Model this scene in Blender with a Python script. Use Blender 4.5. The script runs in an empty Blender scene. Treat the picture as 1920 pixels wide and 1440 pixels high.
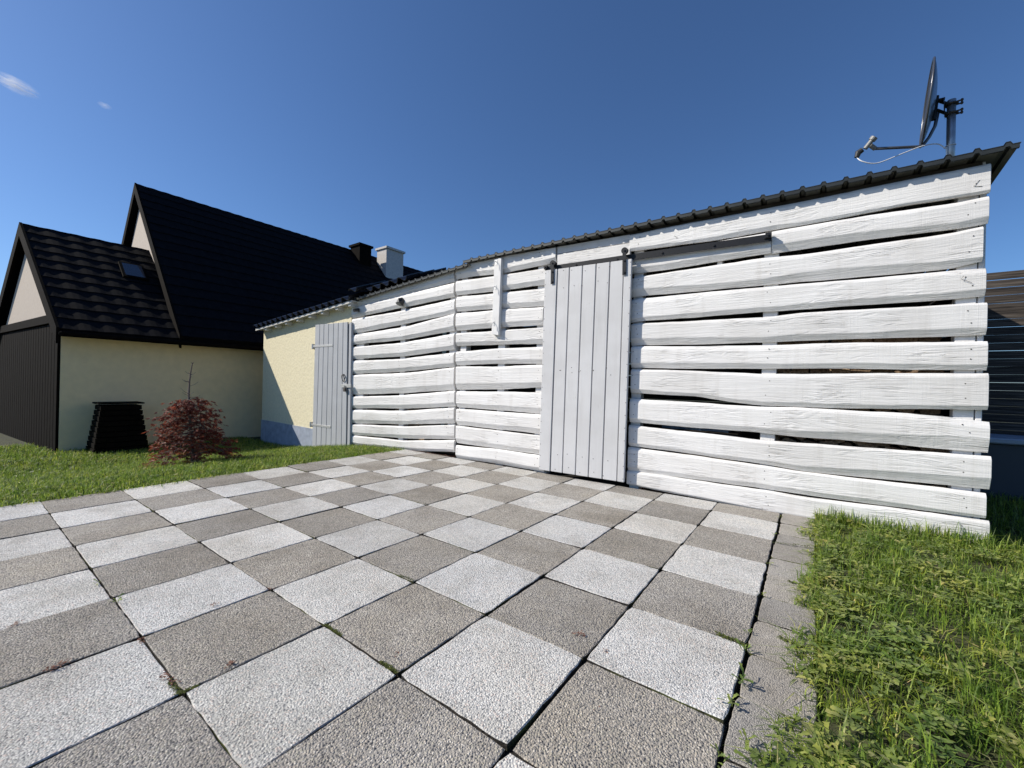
import bpy, bmesh, math, random
import numpy as np
from mathutils import Matrix, Vector, Euler
R = math.radians
random.seed(11); rng = np.random.default_rng(5)
scn = bpy.context.scene
COL = scn.collection

# ------------------------------------------------------------------ camera
# world axes: X along the shed front (to the right), Y into the shed, Z up; shed front is Y = 0, paving top Z = 0
F = 774.6; CAM = (4.125, -4.32, 1.0684)
C36, S36 = .8086, .5883
RT = (C36*.99974, S36*.99974, .0227); UP = (-.0227*C36, -.0227*S36, .99974); FW = (-S36, C36, .0008)
cam_d = bpy.data.cameras.new('camera'); cam = bpy.data.objects.new('camera', cam_d); COL.objects.link(cam)
cam_d.sensor_width = 36; cam_d.lens = 36*F/1920; cam_d.clip_start = .05; cam_d.clip_end = 8000
cam.matrix_world = Matrix(((RT[0], UP[0], -FW[0], CAM[0]), (RT[1], UP[1], -FW[1], CAM[1]), (RT[2], UP[2], -FW[2], CAM[2]), (0, 0, 0, 1)))
scn.camera = cam

# ------------------------------------------------------------------ sky, sun, exposure
SUN_EL = R(36.5); LH = Vector((.81, .586)).normalized()       # horizontal travel of the light
sun_dir = Vector((-LH.x*math.cos(SUN_EL), -LH.y*math.cos(SUN_EL), math.sin(SUN_EL)))   # towards the sun
wd = bpy.data.worlds.new('World'); scn.world = wd; wd.use_nodes = True
nt = wd.node_tree; nt.nodes.clear()
sky = nt.nodes.new('ShaderNodeTexSky'); sky.sky_type = 'NISHITA'; sky.sun_disc = False
sky.sun_elevation = SUN_EL; sky.sun_rotation = math.atan2(sun_dir.x, sun_dir.y)
sky.altitude = 300; sky.air_density = 1.0; sky.dust_density = .7; sky.ozone_density = 10
bg = nt.nodes.new('ShaderNodeBackground'); bg.inputs[1].default_value = .104
wo = nt.nodes.new('ShaderNodeOutputWorld')
nt.links.new(sky.outputs[0], bg.inputs[0]); nt.links.new(bg.outputs[0], wo.inputs[0])
sd = bpy.data.lights.new('sun', 'SUN'); sd.energy = 4.9; sd.angle = R(.53); sd.color = (1, .93, .82)
so = bpy.data.objects.new('sun', sd); COL.objects.link(so); so.location = (-20, -20, 30)
so.rotation_euler = sun_dir.to_track_quat('Z', 'Y').to_euler()
vs = scn.view_settings; vs.view_transform = 'Standard'; vs.look = 'None'; vs.exposure = .2; vs.gamma = 1; vs.use_curve_mapping = False

# ------------------------------------------------------------------ helpers
def ray(u, v):
    a = (u-960)/F; b = -(v-720)/F
    return [FW[i]+a*RT[i]+b*UP[i] for i in range(3)]
def at(u, v, ax, val):                       # survey: point of the photo that lies on the plane axis = val
    d = ray(u, v); t = (val-CAM[ax])/d[ax]
    return Vector([CAM[i]+t*d[i] for i in range(3)])
def wall(u, v, y=0.0):
    p = at(u, v, 1, y); return p.x, p.z
def lerp(a, b, t): return a+(b-a)*t
def sstep(t): t = min(1, max(0, t)); return t*t*(3-2*t)
def ground_z(x): return -.35*sstep((-1.1-x)/4.1)+.03*sstep((x-4.155)/.03)
def tag(o, label=None, cat=None, group=None, kind=None):
    if label: o['label'] = label
    if cat: o['category'] = cat
    if group: o['group'] = group
    if kind: o['kind'] = kind
    return o
def empty(name, loc=(0, 0, 0)):
    o = bpy.data.objects.new(name, None); COL.objects.link(o); o.location = loc; o.empty_display_size = .1
    return o
def link(name, me, m=None, parent=None, loc=None, rot=None):
    if m is not None and not me.materials: me.materials.append(m)
    o = bpy.data.objects.new(name, me); COL.objects.link(o)
    if loc is not None: o.location = loc
    if rot is not None: o.rotation_euler = rot
    if parent is not None:
        o.parent = parent; o.matrix_parent_inverse = root_inv(parent)
    return o
def root_inv(p):
    t = Vector((0, 0, 0)); q = p
    while q is not None:
        t += q.location; q = q.parent
    return Matrix.Translation(-t)
def mk(name, V, Fc, m=None, parent=None, smooth=False, origin=None):
    me = bpy.data.meshes.new(name)
    if origin is None:
        a = np.array(V, float); origin = (a.min(0)+a.max(0))/2
    origin = Vector(origin)
    me.from_pydata([tuple(Vector(v)-origin) for v in V], [], Fc)
    fix_normals(me)
    if smooth: me.polygons.foreach_set('use_smooth', [True]*len(me.polygons))
    o = link(name, me, m); o.location = origin
    if parent is not None: adopt(o, parent)
    return o
def fix_normals(me):
    bm = bmesh.new(); bm.from_mesh(me); bmesh.ops.recalc_face_normals(bm, faces=bm.faces[:]); bm.to_mesh(me); bm.free()
def worldpos(p):
    t = Vector((0, 0, 0))
    while p is not None: t += p.location; p = p.parent
    return t
def adopt(o, parent):                        # parents here are never rotated
    o.location = Vector(o.location)-worldpos(parent); o.parent = parent
def bevel_me(me, w, seg=1, ang=.6):
    bm = bmesh.new(); bm.from_mesh(me)
    es = [e for e in bm.edges if len(e.link_faces) == 2 and e.calc_face_angle(0) > ang]
    bmesh.ops.bevel(bm, geom=es, offset=w, segments=seg, affect='EDGES', profile=.5)
    bm.to_mesh(me); bm.free()
BOXF = [(0, 1, 3, 2), (4, 6, 7, 5), (0, 4, 5, 1), (2, 3, 7, 6), (0, 2, 6, 4), (1, 5, 7, 3)]
def box(name, x0, x1, y0, y1, z0, z1, m, parent=None, bev=0, seg=1):
    o = mk(name, [(x, y, z) for x in (x0, x1) for y in (y0, y1) for z in (z0, z1)], BOXF, m, parent)
    if bev: bevel_me(o.data, bev, seg)
    return o
def slab(name, q, y0, y1, m, parent=None, bev=0):   # q: 4 (x,z) BL BR TR TL, extruded along Y
    V = [(x, y0, z) for x, z in q]+[(x, y1, z) for x, z in q]
    o = mk(name, V, [(0, 1, 2, 3), (7, 6, 5, 4), (0, 4, 5, 1), (1, 5, 6, 2), (2, 6, 7, 3), (3, 7, 4, 0)], m, parent)
    if bev: bevel_me(o.data, bev)
    return o
class MB:                                    # several shapes that make up ONE part
    def __init__(s): s.V = []; s.F = []
    def add(s, V, Fc):
        k = len(s.V); s.V += [tuple(v) for v in V]; s.F += [tuple(i+k for i in f) for f in Fc]; return s
    def box(s, x0, x1, y0, y1, z0, z1): return s.add([(x, y, z) for x in (x0, x1) for y in (y0, y1) for z in (z0, z1)], BOXF)
    def tube(s, pts, r, n=10, cap=True):
        pts = [Vector(p) for p in pts]; rr = r if hasattr(r, '__len__') else [r]*len(pts)
        V = []; Fc = []; ref = Vector((0, 0, 1))
        for i, p in enumerate(pts):
            t = (pts[min(i+1, len(pts)-1)]-pts[max(i-1, 0)]).normalized()
            a = t.cross(ref)
            if a.length < .05: a = t.cross(Vector((1, 0, 0)))
            a.normalize(); b = t.cross(a)
            for k in range(n):
                w = 2*math.pi*k/n; V.append(p+(a*math.cos(w)+b*math.sin(w))*rr[i])
        for i in range(len(pts)-1):
            for k in range(n): Fc.append((i*n+k, i*n+(k+1) % n, (i+1)*n+(k+1) % n, (i+1)*n+k))
        if cap: Fc.append(tuple(range(n))); Fc.append(tuple((len(pts)-1)*n+k for k in range(n)))
        return s.add(V, Fc)
    def build(s, name, m, parent=None, smooth=False, origin=None, bev=0):
        o = mk(name, s.V, s.F, m, parent, smooth, origin)
        if bev: bevel_me(o.data, bev)
        return o
def np_mesh(name, V, T, m, quads=False):     # big meshes from numpy arrays
    me = bpy.data.meshes.new(name); V = np.asarray(V, np.float32); T = np.asarray(T, np.int32); k = T.shape[1]
    me.vertices.add(len(V)); me.vertices.foreach_set('co', V.ravel())
    me.loops.add(T.size); me.loops.foreach_set('vertex_index', T.ravel())
    me.polygons.add(len(T)); me.polygons.foreach_set('loop_start', np.arange(0, T.size, k, dtype=np.int32))
    me.update(calc_edges=True); me.validate()
    if m: me.materials.append(m)
    return me

# ------------------------------------------------------------------ materials
def new_mat(name):
    m = bpy.data.materials.new(name); m.use_nodes = True; n = m.node_tree.nodes; n.clear()
    o = n.new('ShaderNodeOutputMaterial'); b = n.new('ShaderNodeBsdfPrincipled'); m.node_tree.links.new(b.outputs[0], o.inputs[0])
    return m, m.node_tree, b, o
def N(t, kind, ins=None, **kw):
    n = t.nodes.new(kind)
    for k, v in kw.items(): setattr(n, k, v)
    for k, v in (ins or {}).items():
        if hasattr(v, 'is_output'): t.links.new(v, n.inputs[k])
        else: n.inputs[k].default_value = v
    return n
def ramp(t, fac, stops):
    n = t.nodes.new('ShaderNodeValToRGB'); cr = n.color_ramp
    while len(cr.elements) < len(stops): cr.elements.new(.5)
    for e, (p, c) in zip(cr.elements, stops): e.position = p; e.color = (*c, 1) if len(c) == 3 else c
    t.links.new(fac, n.inputs[0]); return n
def objcoord(t, scale, rnd=True):
    tc = N(t, 'ShaderNodeTexCoord'); v = tc.outputs['Object']
    if rnd:
        oi = N(t, 'ShaderNodeObjectInfo'); mu = N(t, 'ShaderNodeMath', {0: oi.outputs['Random'], 1: 37.0}, operation='MULTIPLY')
        v = N(t, 'ShaderNodeVectorMath', {0: v, 1: mu.outputs[0]}, operation='ADD').outputs[0]
    return N(t, 'ShaderNodeMapping', {'Vector': v, 'Scale': scale}).outputs[0]
def mix(t, fac, a, b, typ='MIX'):
    n = N(t, 'ShaderNodeMix', data_type='RGBA', blend_type=typ)
    for k, v in ((0, fac), (6, a), (7, b)):
        if hasattr(v, 'is_output'): t.links.new(v, n.inputs[k])
        else: n.inputs[k].default_value = (*v, 1) if hasattr(v, '__len__') and len(v) == 3 else v
    return n.outputs[2]
def plain(name, col, rough=.6, metal=0, spec=None, noise=None):
    m, t, b, o = new_mat(name)
    b.inputs['Roughness'].default_value = rough; b.inputs['Metallic'].default_value = metal
    if spec is not None: b.inputs['Specular IOR Level'].default_value = spec
    if noise:
        sc, amt, bump = noise
        nz = N(t, 'ShaderNodeTexNoise', {'Vector': objcoord(t, (1, 1, 1)), 'Scale': sc, 'Detail': 9})
        lo = tuple(c*(1-amt) for c in col); hi = tuple(min(1, c*(1+amt)) for c in col)
        r = ramp(t, nz.outputs[0], [(.3, lo), (.7, hi)]); t.links.new(r.outputs[0], b.inputs['Base Color'])
        if bump:
            bp = N(t, 'ShaderNodeBump', {'Height': nz.outputs[0], 'Strength': bump, 'Distance': .01}); t.links.new(bp.outputs[0], b.inputs['Normal'])
    else: b.inputs['Base Color'].default_value = (*col, 1)
    return m
def wood_paint(name, col, dirt, axis='x', bump=.5, rough=.55, tone=.05, dist=.004, saw=.45):
    """painted rough-sawn timber: long grain, cracks, cross saw marks, faint dirt"""
    m, t, b, o = new_mat(name)
    sg = (2.2, 45, 45) if axis == 'x' else (45, 45, 2.2)
    sl = (.9, 9, 9) if axis == 'x' else (9, 9, .9)
    sw = (140, 3, 3) if axis == 'x' else (3, 3, 140)
    g = N(t, 'ShaderNodeTexNoise', {'Vector': objcoord(t, sg), 'Scale': 1, 'Detail': 6, 'Roughness': .65, 'Distortion': .35})
    wv = N(t, 'ShaderNodeTexNoise', {'Vector': objcoord(t, sl), 'Scale': 1.3, 'Detail': 3, 'Distortion': 1.6})
    rings = N(t, 'ShaderNodeMath', {0: N(t, 'ShaderNodeMath', {0: wv.outputs[0], 1: 42.0}, operation='MULTIPLY').outputs[0]}, operation='SINE')
    saw_n = N(t, 'ShaderNodeTexNoise', {'Vector': objcoord(t, sw), 'Scale': 1, 'Detail': 2})
    spot = N(t, 'ShaderNodeTexNoise', {'Vector': objcoord(t, (3.2, 5, 5)), 'Scale': 1, 'Detail': 2})
    sm = N(t, 'ShaderNodeMapRange', {0: spot.outputs[0], 1: .45, 2: .62})
    ringw = N(t, 'ShaderNodeMath', {0: rings.outputs[0], 1: sm.outputs[0]}, operation='MULTIPLY')
    h1 = N(t, 'ShaderNodeMath', {0: ringw.outputs[0], 1: .22, 2: g.outputs[0]}, operation='MULTIPLY_ADD')
    h2 = N(t, 'ShaderNodeMath', {0: saw_n.outputs[0], 1: saw, 2: h1.outputs[0]}, operation='MULTIPLY_ADD')
    # drying cracks
    ck = N(t, 'ShaderNodeTexNoise', {'Vector': objcoord(t, (1.3, 30, 30) if axis == 'x' else (30, 30, 1.3)), 'Scale': 1, 'Detail': 2, 'Distortion': .2})
    ca = N(t, 'ShaderNodeMath', {0: N(t, 'ShaderNodeMath', {0: ck.outputs[0], 1: .5}, operation='SUBTRACT').outputs[0]}, operation='ABSOLUTE')
    cm = N(t, 'ShaderNodeMapRange', {0: ca.outputs[0], 1: 0.0, 2: .008, 3: 0.0, 4: 1.0})
    ms = N(t, 'ShaderNodeMapRange', {0: spot.outputs[0], 1: .52, 2: .6, 3: 1.0, 4: 0.0})
    cmx = N(t, 'ShaderNodeMath', {0: cm.outputs[0], 1: ms.outputs[0]}, operation='MAXIMUM')
    h3 = N(t, 'ShaderNodeMath', {0: cmx.outputs[0], 1: .35, 2: h2.outputs[0]}, operation='MULTIPLY_ADD')
    bp = N(t, 'ShaderNodeBump', {'Height': h3.outputs[0], 'Strength': bump, 'Distance': dist}); t.links.new(bp.outputs[0], b.inputs['Normal'])
    big = N(t, 'ShaderNodeTexNoise', {'Vector': objcoord(t, (1.4, 6, 2.2)), 'Scale': 1.5, 'Detail': 4})
    oi = N(t, 'ShaderNodeObjectInfo')
    c1 = ramp(t, big.outputs[0], [(.38, tuple(lerp(c, d, .22) for c, d in zip(col, dirt))), (.6, col)]).outputs[0]
    vr = N(t, 'ShaderNodeMapRange', {0: oi.outputs['Random'], 3: 1-tone, 4: 1.0})
    c2 = N(t, 'ShaderNodeVectorMath', {0: c1, 3: vr.outputs[0]}, operation='SCALE').outputs[0]
    dr = N(t, 'ShaderNodeTexNoise', {'Vector': objcoord(t, (14, 3, 1.2)), 'Scale': 1, 'Detail': 3})
    c2 = mix(t, N(t, 'ShaderNodeMapRange', {0: dr.outputs[0], 1: .55, 2: .75, 3: 0.0, 4: .22}).outputs[0], c2, dirt)
    c3 = mix(t, N(t, 'ShaderNodeMapRange', {0: cmx.outputs[0], 3: .6, 4: 0.0}).outputs[0], c2, dirt)
    t.links.new(c3, b.inputs['Base Color']); b.inputs['Roughness'].default_value = rough
    return m
def aggregate(name, pebbles, binder, scale, bump):
    """washed concrete: packed pebbles of mixed tone in a paler or darker paste"""
    m, t, b, o = new_mat(name)
    v = objcoord(t, (1, 1, 1))
    wob = N(t, 'ShaderNodeTexNoise', {'Vector': v, 'Scale': scale*.6, 'Detail': 2})
    vv = N(t, 'ShaderNodeVectorMath', {0: wob.outputs['Color'], 1: (.006, .006, .006), 2: v}, operation='MULTIPLY_ADD').outputs[0]
    vo = N(t, 'ShaderNodeTexVoronoi', {'Vector': vv, 'Scale': scale, 'Randomness': 1.0})
    sep = N(t, 'ShaderNodeSeparateColor', {0: vo.outputs['Color']})
    k = len(pebbles); pc = ramp(t, sep.outputs[0], [(i/k, c) for i, c in enumerate(pebbles)]); pc.color_ramp.interpolation = 'CONSTANT'
    edge = N(t, 'ShaderNodeMapRange', {0: vo.outputs['Distance'], 1: .38, 2: .62})
    c = mix(t, edge.outputs[0], pc.outputs[0], binder)
    big = N(t, 'ShaderNodeTexNoise', {'Vector': v, 'Scale': 3.5, 'Detail': 5, 'Roughness': .6})
    st = ramp(t, big.outputs[0], [(.3, (.80, .79, .77)), (.55, (1, 1, 1)), (.8, (1.0, .985, .95))])
    c = mix(t, 1.0, c, st.outputs[0], 'MULTIPLY')
    oi = N(t, 'ShaderNodeObjectInfo'); vr = N(t, 'ShaderNodeMapRange', {0: oi.outputs['Random'], 3: .86, 4: 1.08})
    hue = N(t, 'ShaderNodeMath', {0: N(t, 'ShaderNodeMath', {0: oi.outputs['Random'], 1: 17.31}, operation='MULTIPLY').outputs[0]}, operation='FRACT')
    c = mix(t, 1.0, c, mix(t, hue.outputs[0], (1, .985, .955), (.985, .99, 1.0)), 'MULTIPLY')
    gp = N(t, 'ShaderNodeNewGeometry').outputs['Position']
    d1 = N(t, 'ShaderNodeTexNoise', {'Vector': gp, 'Scale': 1.1, 'Detail': 6, 'Roughness': .65})
    c = mix(t, 1.0, c, ramp(t, d1.outputs[0], [(.35, (.84, .82, .79)), (.52, (1, 1, 1)), (.72, (1.03, 1.01, .97))]).outputs[0], 'MULTIPLY')
    d2 = N(t, 'ShaderNodeTexNoise', {'Vector': gp, 'Scale': 7, 'Detail': 4, 'Roughness': .6})
    c = mix(t, N(t, 'ShaderNodeMapRange', {0: d2.outputs[0], 1: .64, 2: .76, 3: 0.0, 4: .35}).outputs[0], c, (.17, .155, .125))
    c = N(t, 'ShaderNodeVectorMath', {0: c, 3: vr.outputs[0]}, operation='SCALE').outputs[0]
    t.links.new(c, b.inputs['Base Color']); b.inputs['Roughness'].default_value = .85; b.inputs['Specular IOR Level'].default_value = .25
    hh = N(t, 'ShaderNodeMath', {0: vo.outputs['Distance'], 1: -1.0}, operation='MULTIPLY')
    bp = N(t, 'ShaderNodeBump', {'Height': hh.outputs[0], 'Strength': bump, 'Distance': .006}); t.links.new(bp.outputs[0], b.inputs['Normal'])
    return m
def leafy(name, stops, trans=.35, rough=.55, clump=0, spec=.35):
    m, t, b, o = new_mat(name)
    ge = N(t, 'ShaderNodeNewGeometry'); r = ramp(t, ge.outputs['Random Per Island'], stops)
    rc_ = r.outputs[0]
    if clump:
        n1 = N(t, 'ShaderNodeTexNoise', {'Vector': ge.outputs['Position'], 'Scale': clump, 'Detail': 3}); n2 = N(t, 'ShaderNodeTexNoise', {'Vector': ge.outputs['Position'], 'Scale': clump*.16, 'Detail': 3})
        rc_ = mix(t, 1.0, rc_, ramp(t, n1.outputs[0], [(.34, (.42, .50, .50)), (.5, (.9, .95, .9)), (.66, (1.3, 1.22, 1.05))]).outputs[0], 'MULTIPLY')
        rc_ = mix(t, 1.0, rc_, ramp(t, n2.outputs[0], [(.36, (.72, .86, .8)), (.55, (1, 1, 1)), (.68, (1.22, 1.08, .9))]).outputs[0], 'MULTIPLY')
    t.links.new(rc_, b.inputs['Base Color']); b.inputs['Roughness'].default_value = rough; b.inputs['Specular IOR Level'].default_value = spec
    tr = N(t, 'ShaderNodeBsdfTranslucent'); t.links.new(N(t, 'ShaderNodeVectorMath', {0: rc_, 3: 1.5}, operation='SCALE').outputs[0], tr.inputs[0])
    mx = N(t, 'ShaderNodeMixShader', {0: trans}); t.links.new(b.outputs[0], mx.inputs[1]); t.links.new(tr.outputs[0], mx.inputs[2]); t.links.new(mx.outputs[0], o.inputs[0])
    return m
M = {}
M['white'] = wood_paint('white_painted_boards', (.79, .78, .765), (.46, .43, .39), bump=.85, dist=.006, saw=.16, tone=.09)
M['white_v'] = wood_paint('white_painted_posts', (.79, .78, .765), (.46, .43, .39), axis='z', bump=.4, saw=.1)
M['door'] = wood_paint('light_grey_planks', (.60, .60, .605), (.40, .39, .38), axis='z', bump=.22, tone=.06, saw=.1, dist=.003)
M['door2'] = wood_paint('grey_painted_planks', (.43, .445, .47), (.32, .32, .33), axis='z', bump=.15, tone=.04, saw=.05, dist=.003)
M['light_tile'] = aggregate('light_washed_concrete', [(.70, .69, .66), (.53, .53, .52), (.80, .79, .755), (.25, .255, .26), (.71, .62, .57), (.83, .825, .795), (.41, .415, .41)], (.55, .55, .535), 150, .7)
M['dark_tile'] = aggregate('dark_washed_concrete', [(.43, .40, .36), (.11, .108, .11), (.59, .555, .50), (.28, .267, .252), (.47, .42, .36), (.19, .184, .182), (.40, .38, .315)], (.33, .31, .28), 145, .9)
M['kerb'] = aggregate('kerb_concrete', [(.42, .395, .36), (.24, .23, .22), (.52, .49, .445), (.33, .31, .285)], (.36, .34, .31), 190, .7)
M['black_metal'] = plain('black_powder_coated_steel', (.014, .015, .018), .5, 0, spec=.25, noise=(40, .15, .05))
M['roof_metal'] = plain('anthracite_roof_sheet', (.03, .034, .033), .48, .2, noise=(6, .25, .05))
M['roof_back'] = plain('grey_coated_sheet_back', (.17, .165, .15), .6, noise=(5, .12, 0))
M['galv'] = plain('galvanised_steel', (.42, .43, .44), .38, .8, noise=(18, .2, .08))
M['galv_dull'] = plain('dull_zinc_steel', (.55, .55, .54), .5, .6, noise=(30, .15, .05))
M['dish'] = plain('dark_grey_lacquered_steel', (.11, .115, .125), .28, .6, noise=(5, .1, 0))
M['plastic_grey'] = plain('grey_plastic', (.22, .22, .21), .45)
M['plastic_dark'] = plain('dark_plastic', (.03, .031, .033), .4)
M['white_cable'] = plain('white_cable', (.8, .8, .79), .4)
M['render'] = plain('cream_wall_render', (.74, .67, .47), .9, noise=(22, .07, .8))
M['render_shade'] = plain('ochre_house_render', (.86, .69, .42), .9, noise=(7, .05, .4))
M['gable'] = plain('pale_gable_render', (.52, .45, .38), .9, noise=(20, .06, .2))
M['plinth'] = plain('slate_blue_plinth_paint', (.30, .34, .42), .8, noise=(9, .2, .3))
M['soffit'] = plain('white_eave_timber', (.58, .57, .54), .6, noise=(12, .1, .05))
M['gloss_tile'] = plain('black_glazed_roof_tile', (.018, .018, .021), .22, noise=(9, .3, .05))
M['roof_tile'] = plain('dark_house_roof_tile', (.0045, .0045, .006), .8, spec=.08, noise=(8, .4, .2))
M['dark_wood'] = plain('dark_brown_timber', (.0055, .004, .003), .9, spec=.06, noise=(9, .4, .2))
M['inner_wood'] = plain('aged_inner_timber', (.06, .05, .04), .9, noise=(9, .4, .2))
M['chimney'] = plain('pale_chimney_render', (.55, .52, .49), .9, noise=(14, .1, .2))
M['glass'] = plain('dark_window_glass', (.02, .03, .05), .05)
M['bark'] = plain('grey_brown_bark', (.13, .10, .085), .85, noise=(60, .4, .4))
M['rust'] = plain('dark_iron', (.07, .06, .055), .6, .4, noise=(60, .3, .1))
M['box_dark'] = plain('slate_plastic_box', (.05, .06, .075), .55)
M['box_lid'] = plain('pale_blue_grey_lid', (.36, .42, .50), .5)
M['tarp'] = plain('blue_plastic_sheet', (.16, .24, .38), .3)
M['soil'] = plain('joint_soil', (.028, .024, .018), .95, noise=(20, .5, .5))
def weathered():
    m, t, b, o = new_mat('weathered_fence_wood')
    g = N(t, 'ShaderNodeTexNoise', {'Vector': objcoord(t, (3, 60, 60)), 'Scale': 1, 'Detail': 6, 'Distortion': .3})
    r = ramp(t, g.outputs[0], [(.3, (.016, .012, .010)), (.5, (.055, .044, .036)), (.75, (.145, .122, .10))])
    t.links.new(r.outputs[0], b.inputs['Base Color']); b.inputs['Roughness'].default_value = .85
    bp = N(t, 'ShaderNodeBump', {'Height': g.outputs[0], 'Strength': .6, 'Distance': .006}); t.links.new(bp.outputs[0], b.inputs['Normal'])
    return m
M['weathered'] = weathered()
def firewood_mat():
    m, t, b, o = new_mat('split_firewood')
    g = N(t, 'ShaderNodeTexNoise', {'Vector': objcoord(t, (60, 4, 60)), 'Scale': 1, 'Detail': 5})
    oi = N(t, 'ShaderNodeObjectInfo')
    r = ramp(t, g.outputs[0], [(.3, (.22, .13, .08)), (.6, (.50, .36, .24)), (.8, (.62, .50, .36))])
    vr = N(t, 'ShaderNodeMapRange', {0: oi.outputs['Random'], 3: .45, 4: 1.1})
    t.links.new(N(t, 'ShaderNodeVectorMath', {0: r.outputs[0], 3: vr.outputs[0]}, operation='SCALE').outputs[0], b.inputs['Base Color']); b.inputs['Roughness'].default_value = .9
    return m
M['log'] = firewood_mat()
def ground_mat():
    m, t, b, o = new_mat('lawn_soil')
    n = N(t, 'ShaderNodeTexNoise', {'Vector': objcoord(t, (1, 1, 1), False), 'Scale': 9, 'Detail': 8, 'Roughness': .7})
    r = ramp(t, n.outputs[0], [(.3, (.022, .018, .012)), (.5, (.035, .038, .014)), (.72, (.07, .085, .022))])
    t.links.new(r.outputs[0], b.inputs['Base Color']); b.inputs['Roughness'].default_value = .95
    bp = N(t, 'ShaderNodeBump', {'Height': n.outputs[0], 'Strength': .8, 'Distance': .03}); t.links.new(bp.outputs[0], b.inputs['Normal'])
    return m
M['ground'] = ground_mat()
def bed_mat():
    m, t, b, o = new_mat('joint_sand_and_moss')
    v = objcoord(t, (1, 1, 1), False)
    n = N(t, 'ShaderNodeTexNoise', {'Vector': v, 'Scale': 60, 'Detail': 4}); p = N(t, 'ShaderNodeTexNoise', {'Vector': v, 'Scale': 2.6, 'Detail': 3})
    r = ramp(t, n.outputs[0], [(.3, (.012, .010, .009)), (.7, (.04, .034, .028))])
    mo = ramp(t, n.outputs[0], [(.3, (.045, .055, .012)), (.7, (.10, .12, .025))])
    c = mix(t, N(t, 'ShaderNodeMapRange', {0: p.outputs[0], 1: .54, 2: .62}).outputs[0], r.outputs[0], mo.outputs[0])
    t.links.new(c, b.inputs['Base Color']); b.inputs['Roughness'].default_value = 1
    bp = N(t, 'ShaderNodeBump', {'Height': n.outputs[0], 'Strength': 1, 'Distance': .01}); t.links.new(bp.outputs[0], b.inputs['Normal'])
    return m
M['bed'] = bed_mat()
M['grass'] = leafy('lawn_grass_blades', [(0, (.06, .10, .016)), (.3, (.17, .245, .034)), (.65, (.27, .345, .05)), (.90, (.34, .41, .08)), (.96, (.44, .44, .15)), (1, (.50, .42, .23))], clump=34)
M['weed'] = leafy('broad_weed_leaves', [(0, (.14, .185, .04)), (.5, (.235, .28, .07)), (.85, (.32, .35, .11)), (1, (.40, .37, .17))], .3, .42, clump=26)
M['maple'] = leafy('dark_red_maple_leaves', [(0, (.085, .016, .010)), (.4, (.155, .028, .016)), (.75, (.24, .058, .03)), (1, (.32, .14, .09))], .3, .45, spec=.2)
M['debris'] = leafy('dry_red_leaf_bits', [(0, (.10, .035, .025)), (.5, (.18, .08, .055)), (1, (.28, .17, .12))], .1, .8)
M['moss'] = leafy('joint_moss', [(0, (.04, .055, .01)), (1, (.11, .13, .025))], .1, .9)

# ------------------------------------------------------------------ ground and paving
xs = [-400, -120, -50, -25, -15, -10, -8]+[round(-7+.25*i, 3) for i in range(25)]+[0, 3, 4.15, 4.165, 4.19, 6, 10, 20, 50, 120, 400]
ys = [-400, -120, -50, -20, -10, -6, -3, 0, 3, 8, 15, 30, 60, 120, 400]
V = [(x, y, ground_z(x)-.045) for x in xs for y in ys]; ny = len(ys)
tag(mk('ground', V, [(i*ny+j, (i+1)*ny+j, (i+1)*ny+j+1, i*ny+j+1) for i in range(len(xs)-1) for j in range(ny-1)], M['ground'], smooth=True, origin=(0, 0, 0)), kind='structure')

T = .5
def gx(b): return -(b+2.4037)*T+CAM[0]       # paving grid lines
def gy(a): return (a+1.979)*T+CAM[1]
pav = empty('pavement', (gx(3), gy(1), 0)); tag(pav, kind='structure')
box('bedding', gx(8)+.01, gx(-2)-.002, gy(-7), -.004, -.20, -.024, M['bed'], pav)
def tile_mesh(wx, wy, seed, m, th=.045):
    r = random.Random(seed); n = 10; ring = []
    c = .0035
    for k, (ax, ay, bx_, by) in enumerate(((-1, -1, 1, -1), (1, -1, 1, 1), (1, 1, -1, 1), (-1, 1, -1, -1))):
        for i in range(n):
            t = i/n; x = lerp(ax, bx_, t)*wx/2; y = lerp(ay, by, t)*wy/2
            j = r.gauss(0, .0015)*(1 if 0 < i else 0)
            if ax == bx_: x += j-(.0035*ax if i == 0 else 0)
            else: y += j
            if i == 0: x -= .004*np.sign(x); y -= .004*np.sign(y)
            ring.append((x, y))
    k = len(ring); V = [(x*(1-2*c/wx), y*(1-2*c/wy), r.gauss(0, .0004)) for x, y in ring]+[(x, y, -.003+r.gauss(0, .0006)) for x, y in ring]+[(x, y, -th) for x, y in ring]
    Fc = [tuple(range(k))]+[(i, k+i, k+(i+1) % k, (i+1) % k) for i in range(k)]+[(k+i, 2*k+i, 2*k+(i+1) % k, k+(i+1) % k) for i in range(k)]+[tuple(2*k+k-1-i for i in range(k))]
    me = bpy.data.meshes.new('paving_slab'); me.from_pydata(V, [], Fc); fix_normals(me); me.materials.append(m); me.materials.append(M['bed'])
    for p in me.polygons:
        if abs(p.normal.z) < .3: p.material_index = 1
    return me
var = {}
for a in range(-7, 7):
    for b in range(-2, 8):
        dark = (a+b) % 2 == 0; y1 = min(gy(a+1), -.012); y0 = gy(a); wy = y1-y0-.006; wx = T-.0078
        key = (dark, round(wy, 3), random.randrange(5))
        if key not in var: var[key] = tile_mesh(wx, wy, hash(key) & 65535, M['dark_tile' if dark else 'light_tile'])
        o = link('paving_slab', var[key]); o.location = (gx(b+.5)+random.gauss(0, .0013), (y0+y1)/2+random.gauss(0, .0012), random.gauss(0, .0016)-.0005)
        o.rotation_euler = (random.gauss(0, .0035), random.gauss(0, .0035), random.gauss(0, .0022)+(math.pi if random.random() < .5 else 0))
        adopt(o, pav)
kerb = empty('kerb', (4.02, -2, 0)); tag(kerb, kind='structure')
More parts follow.
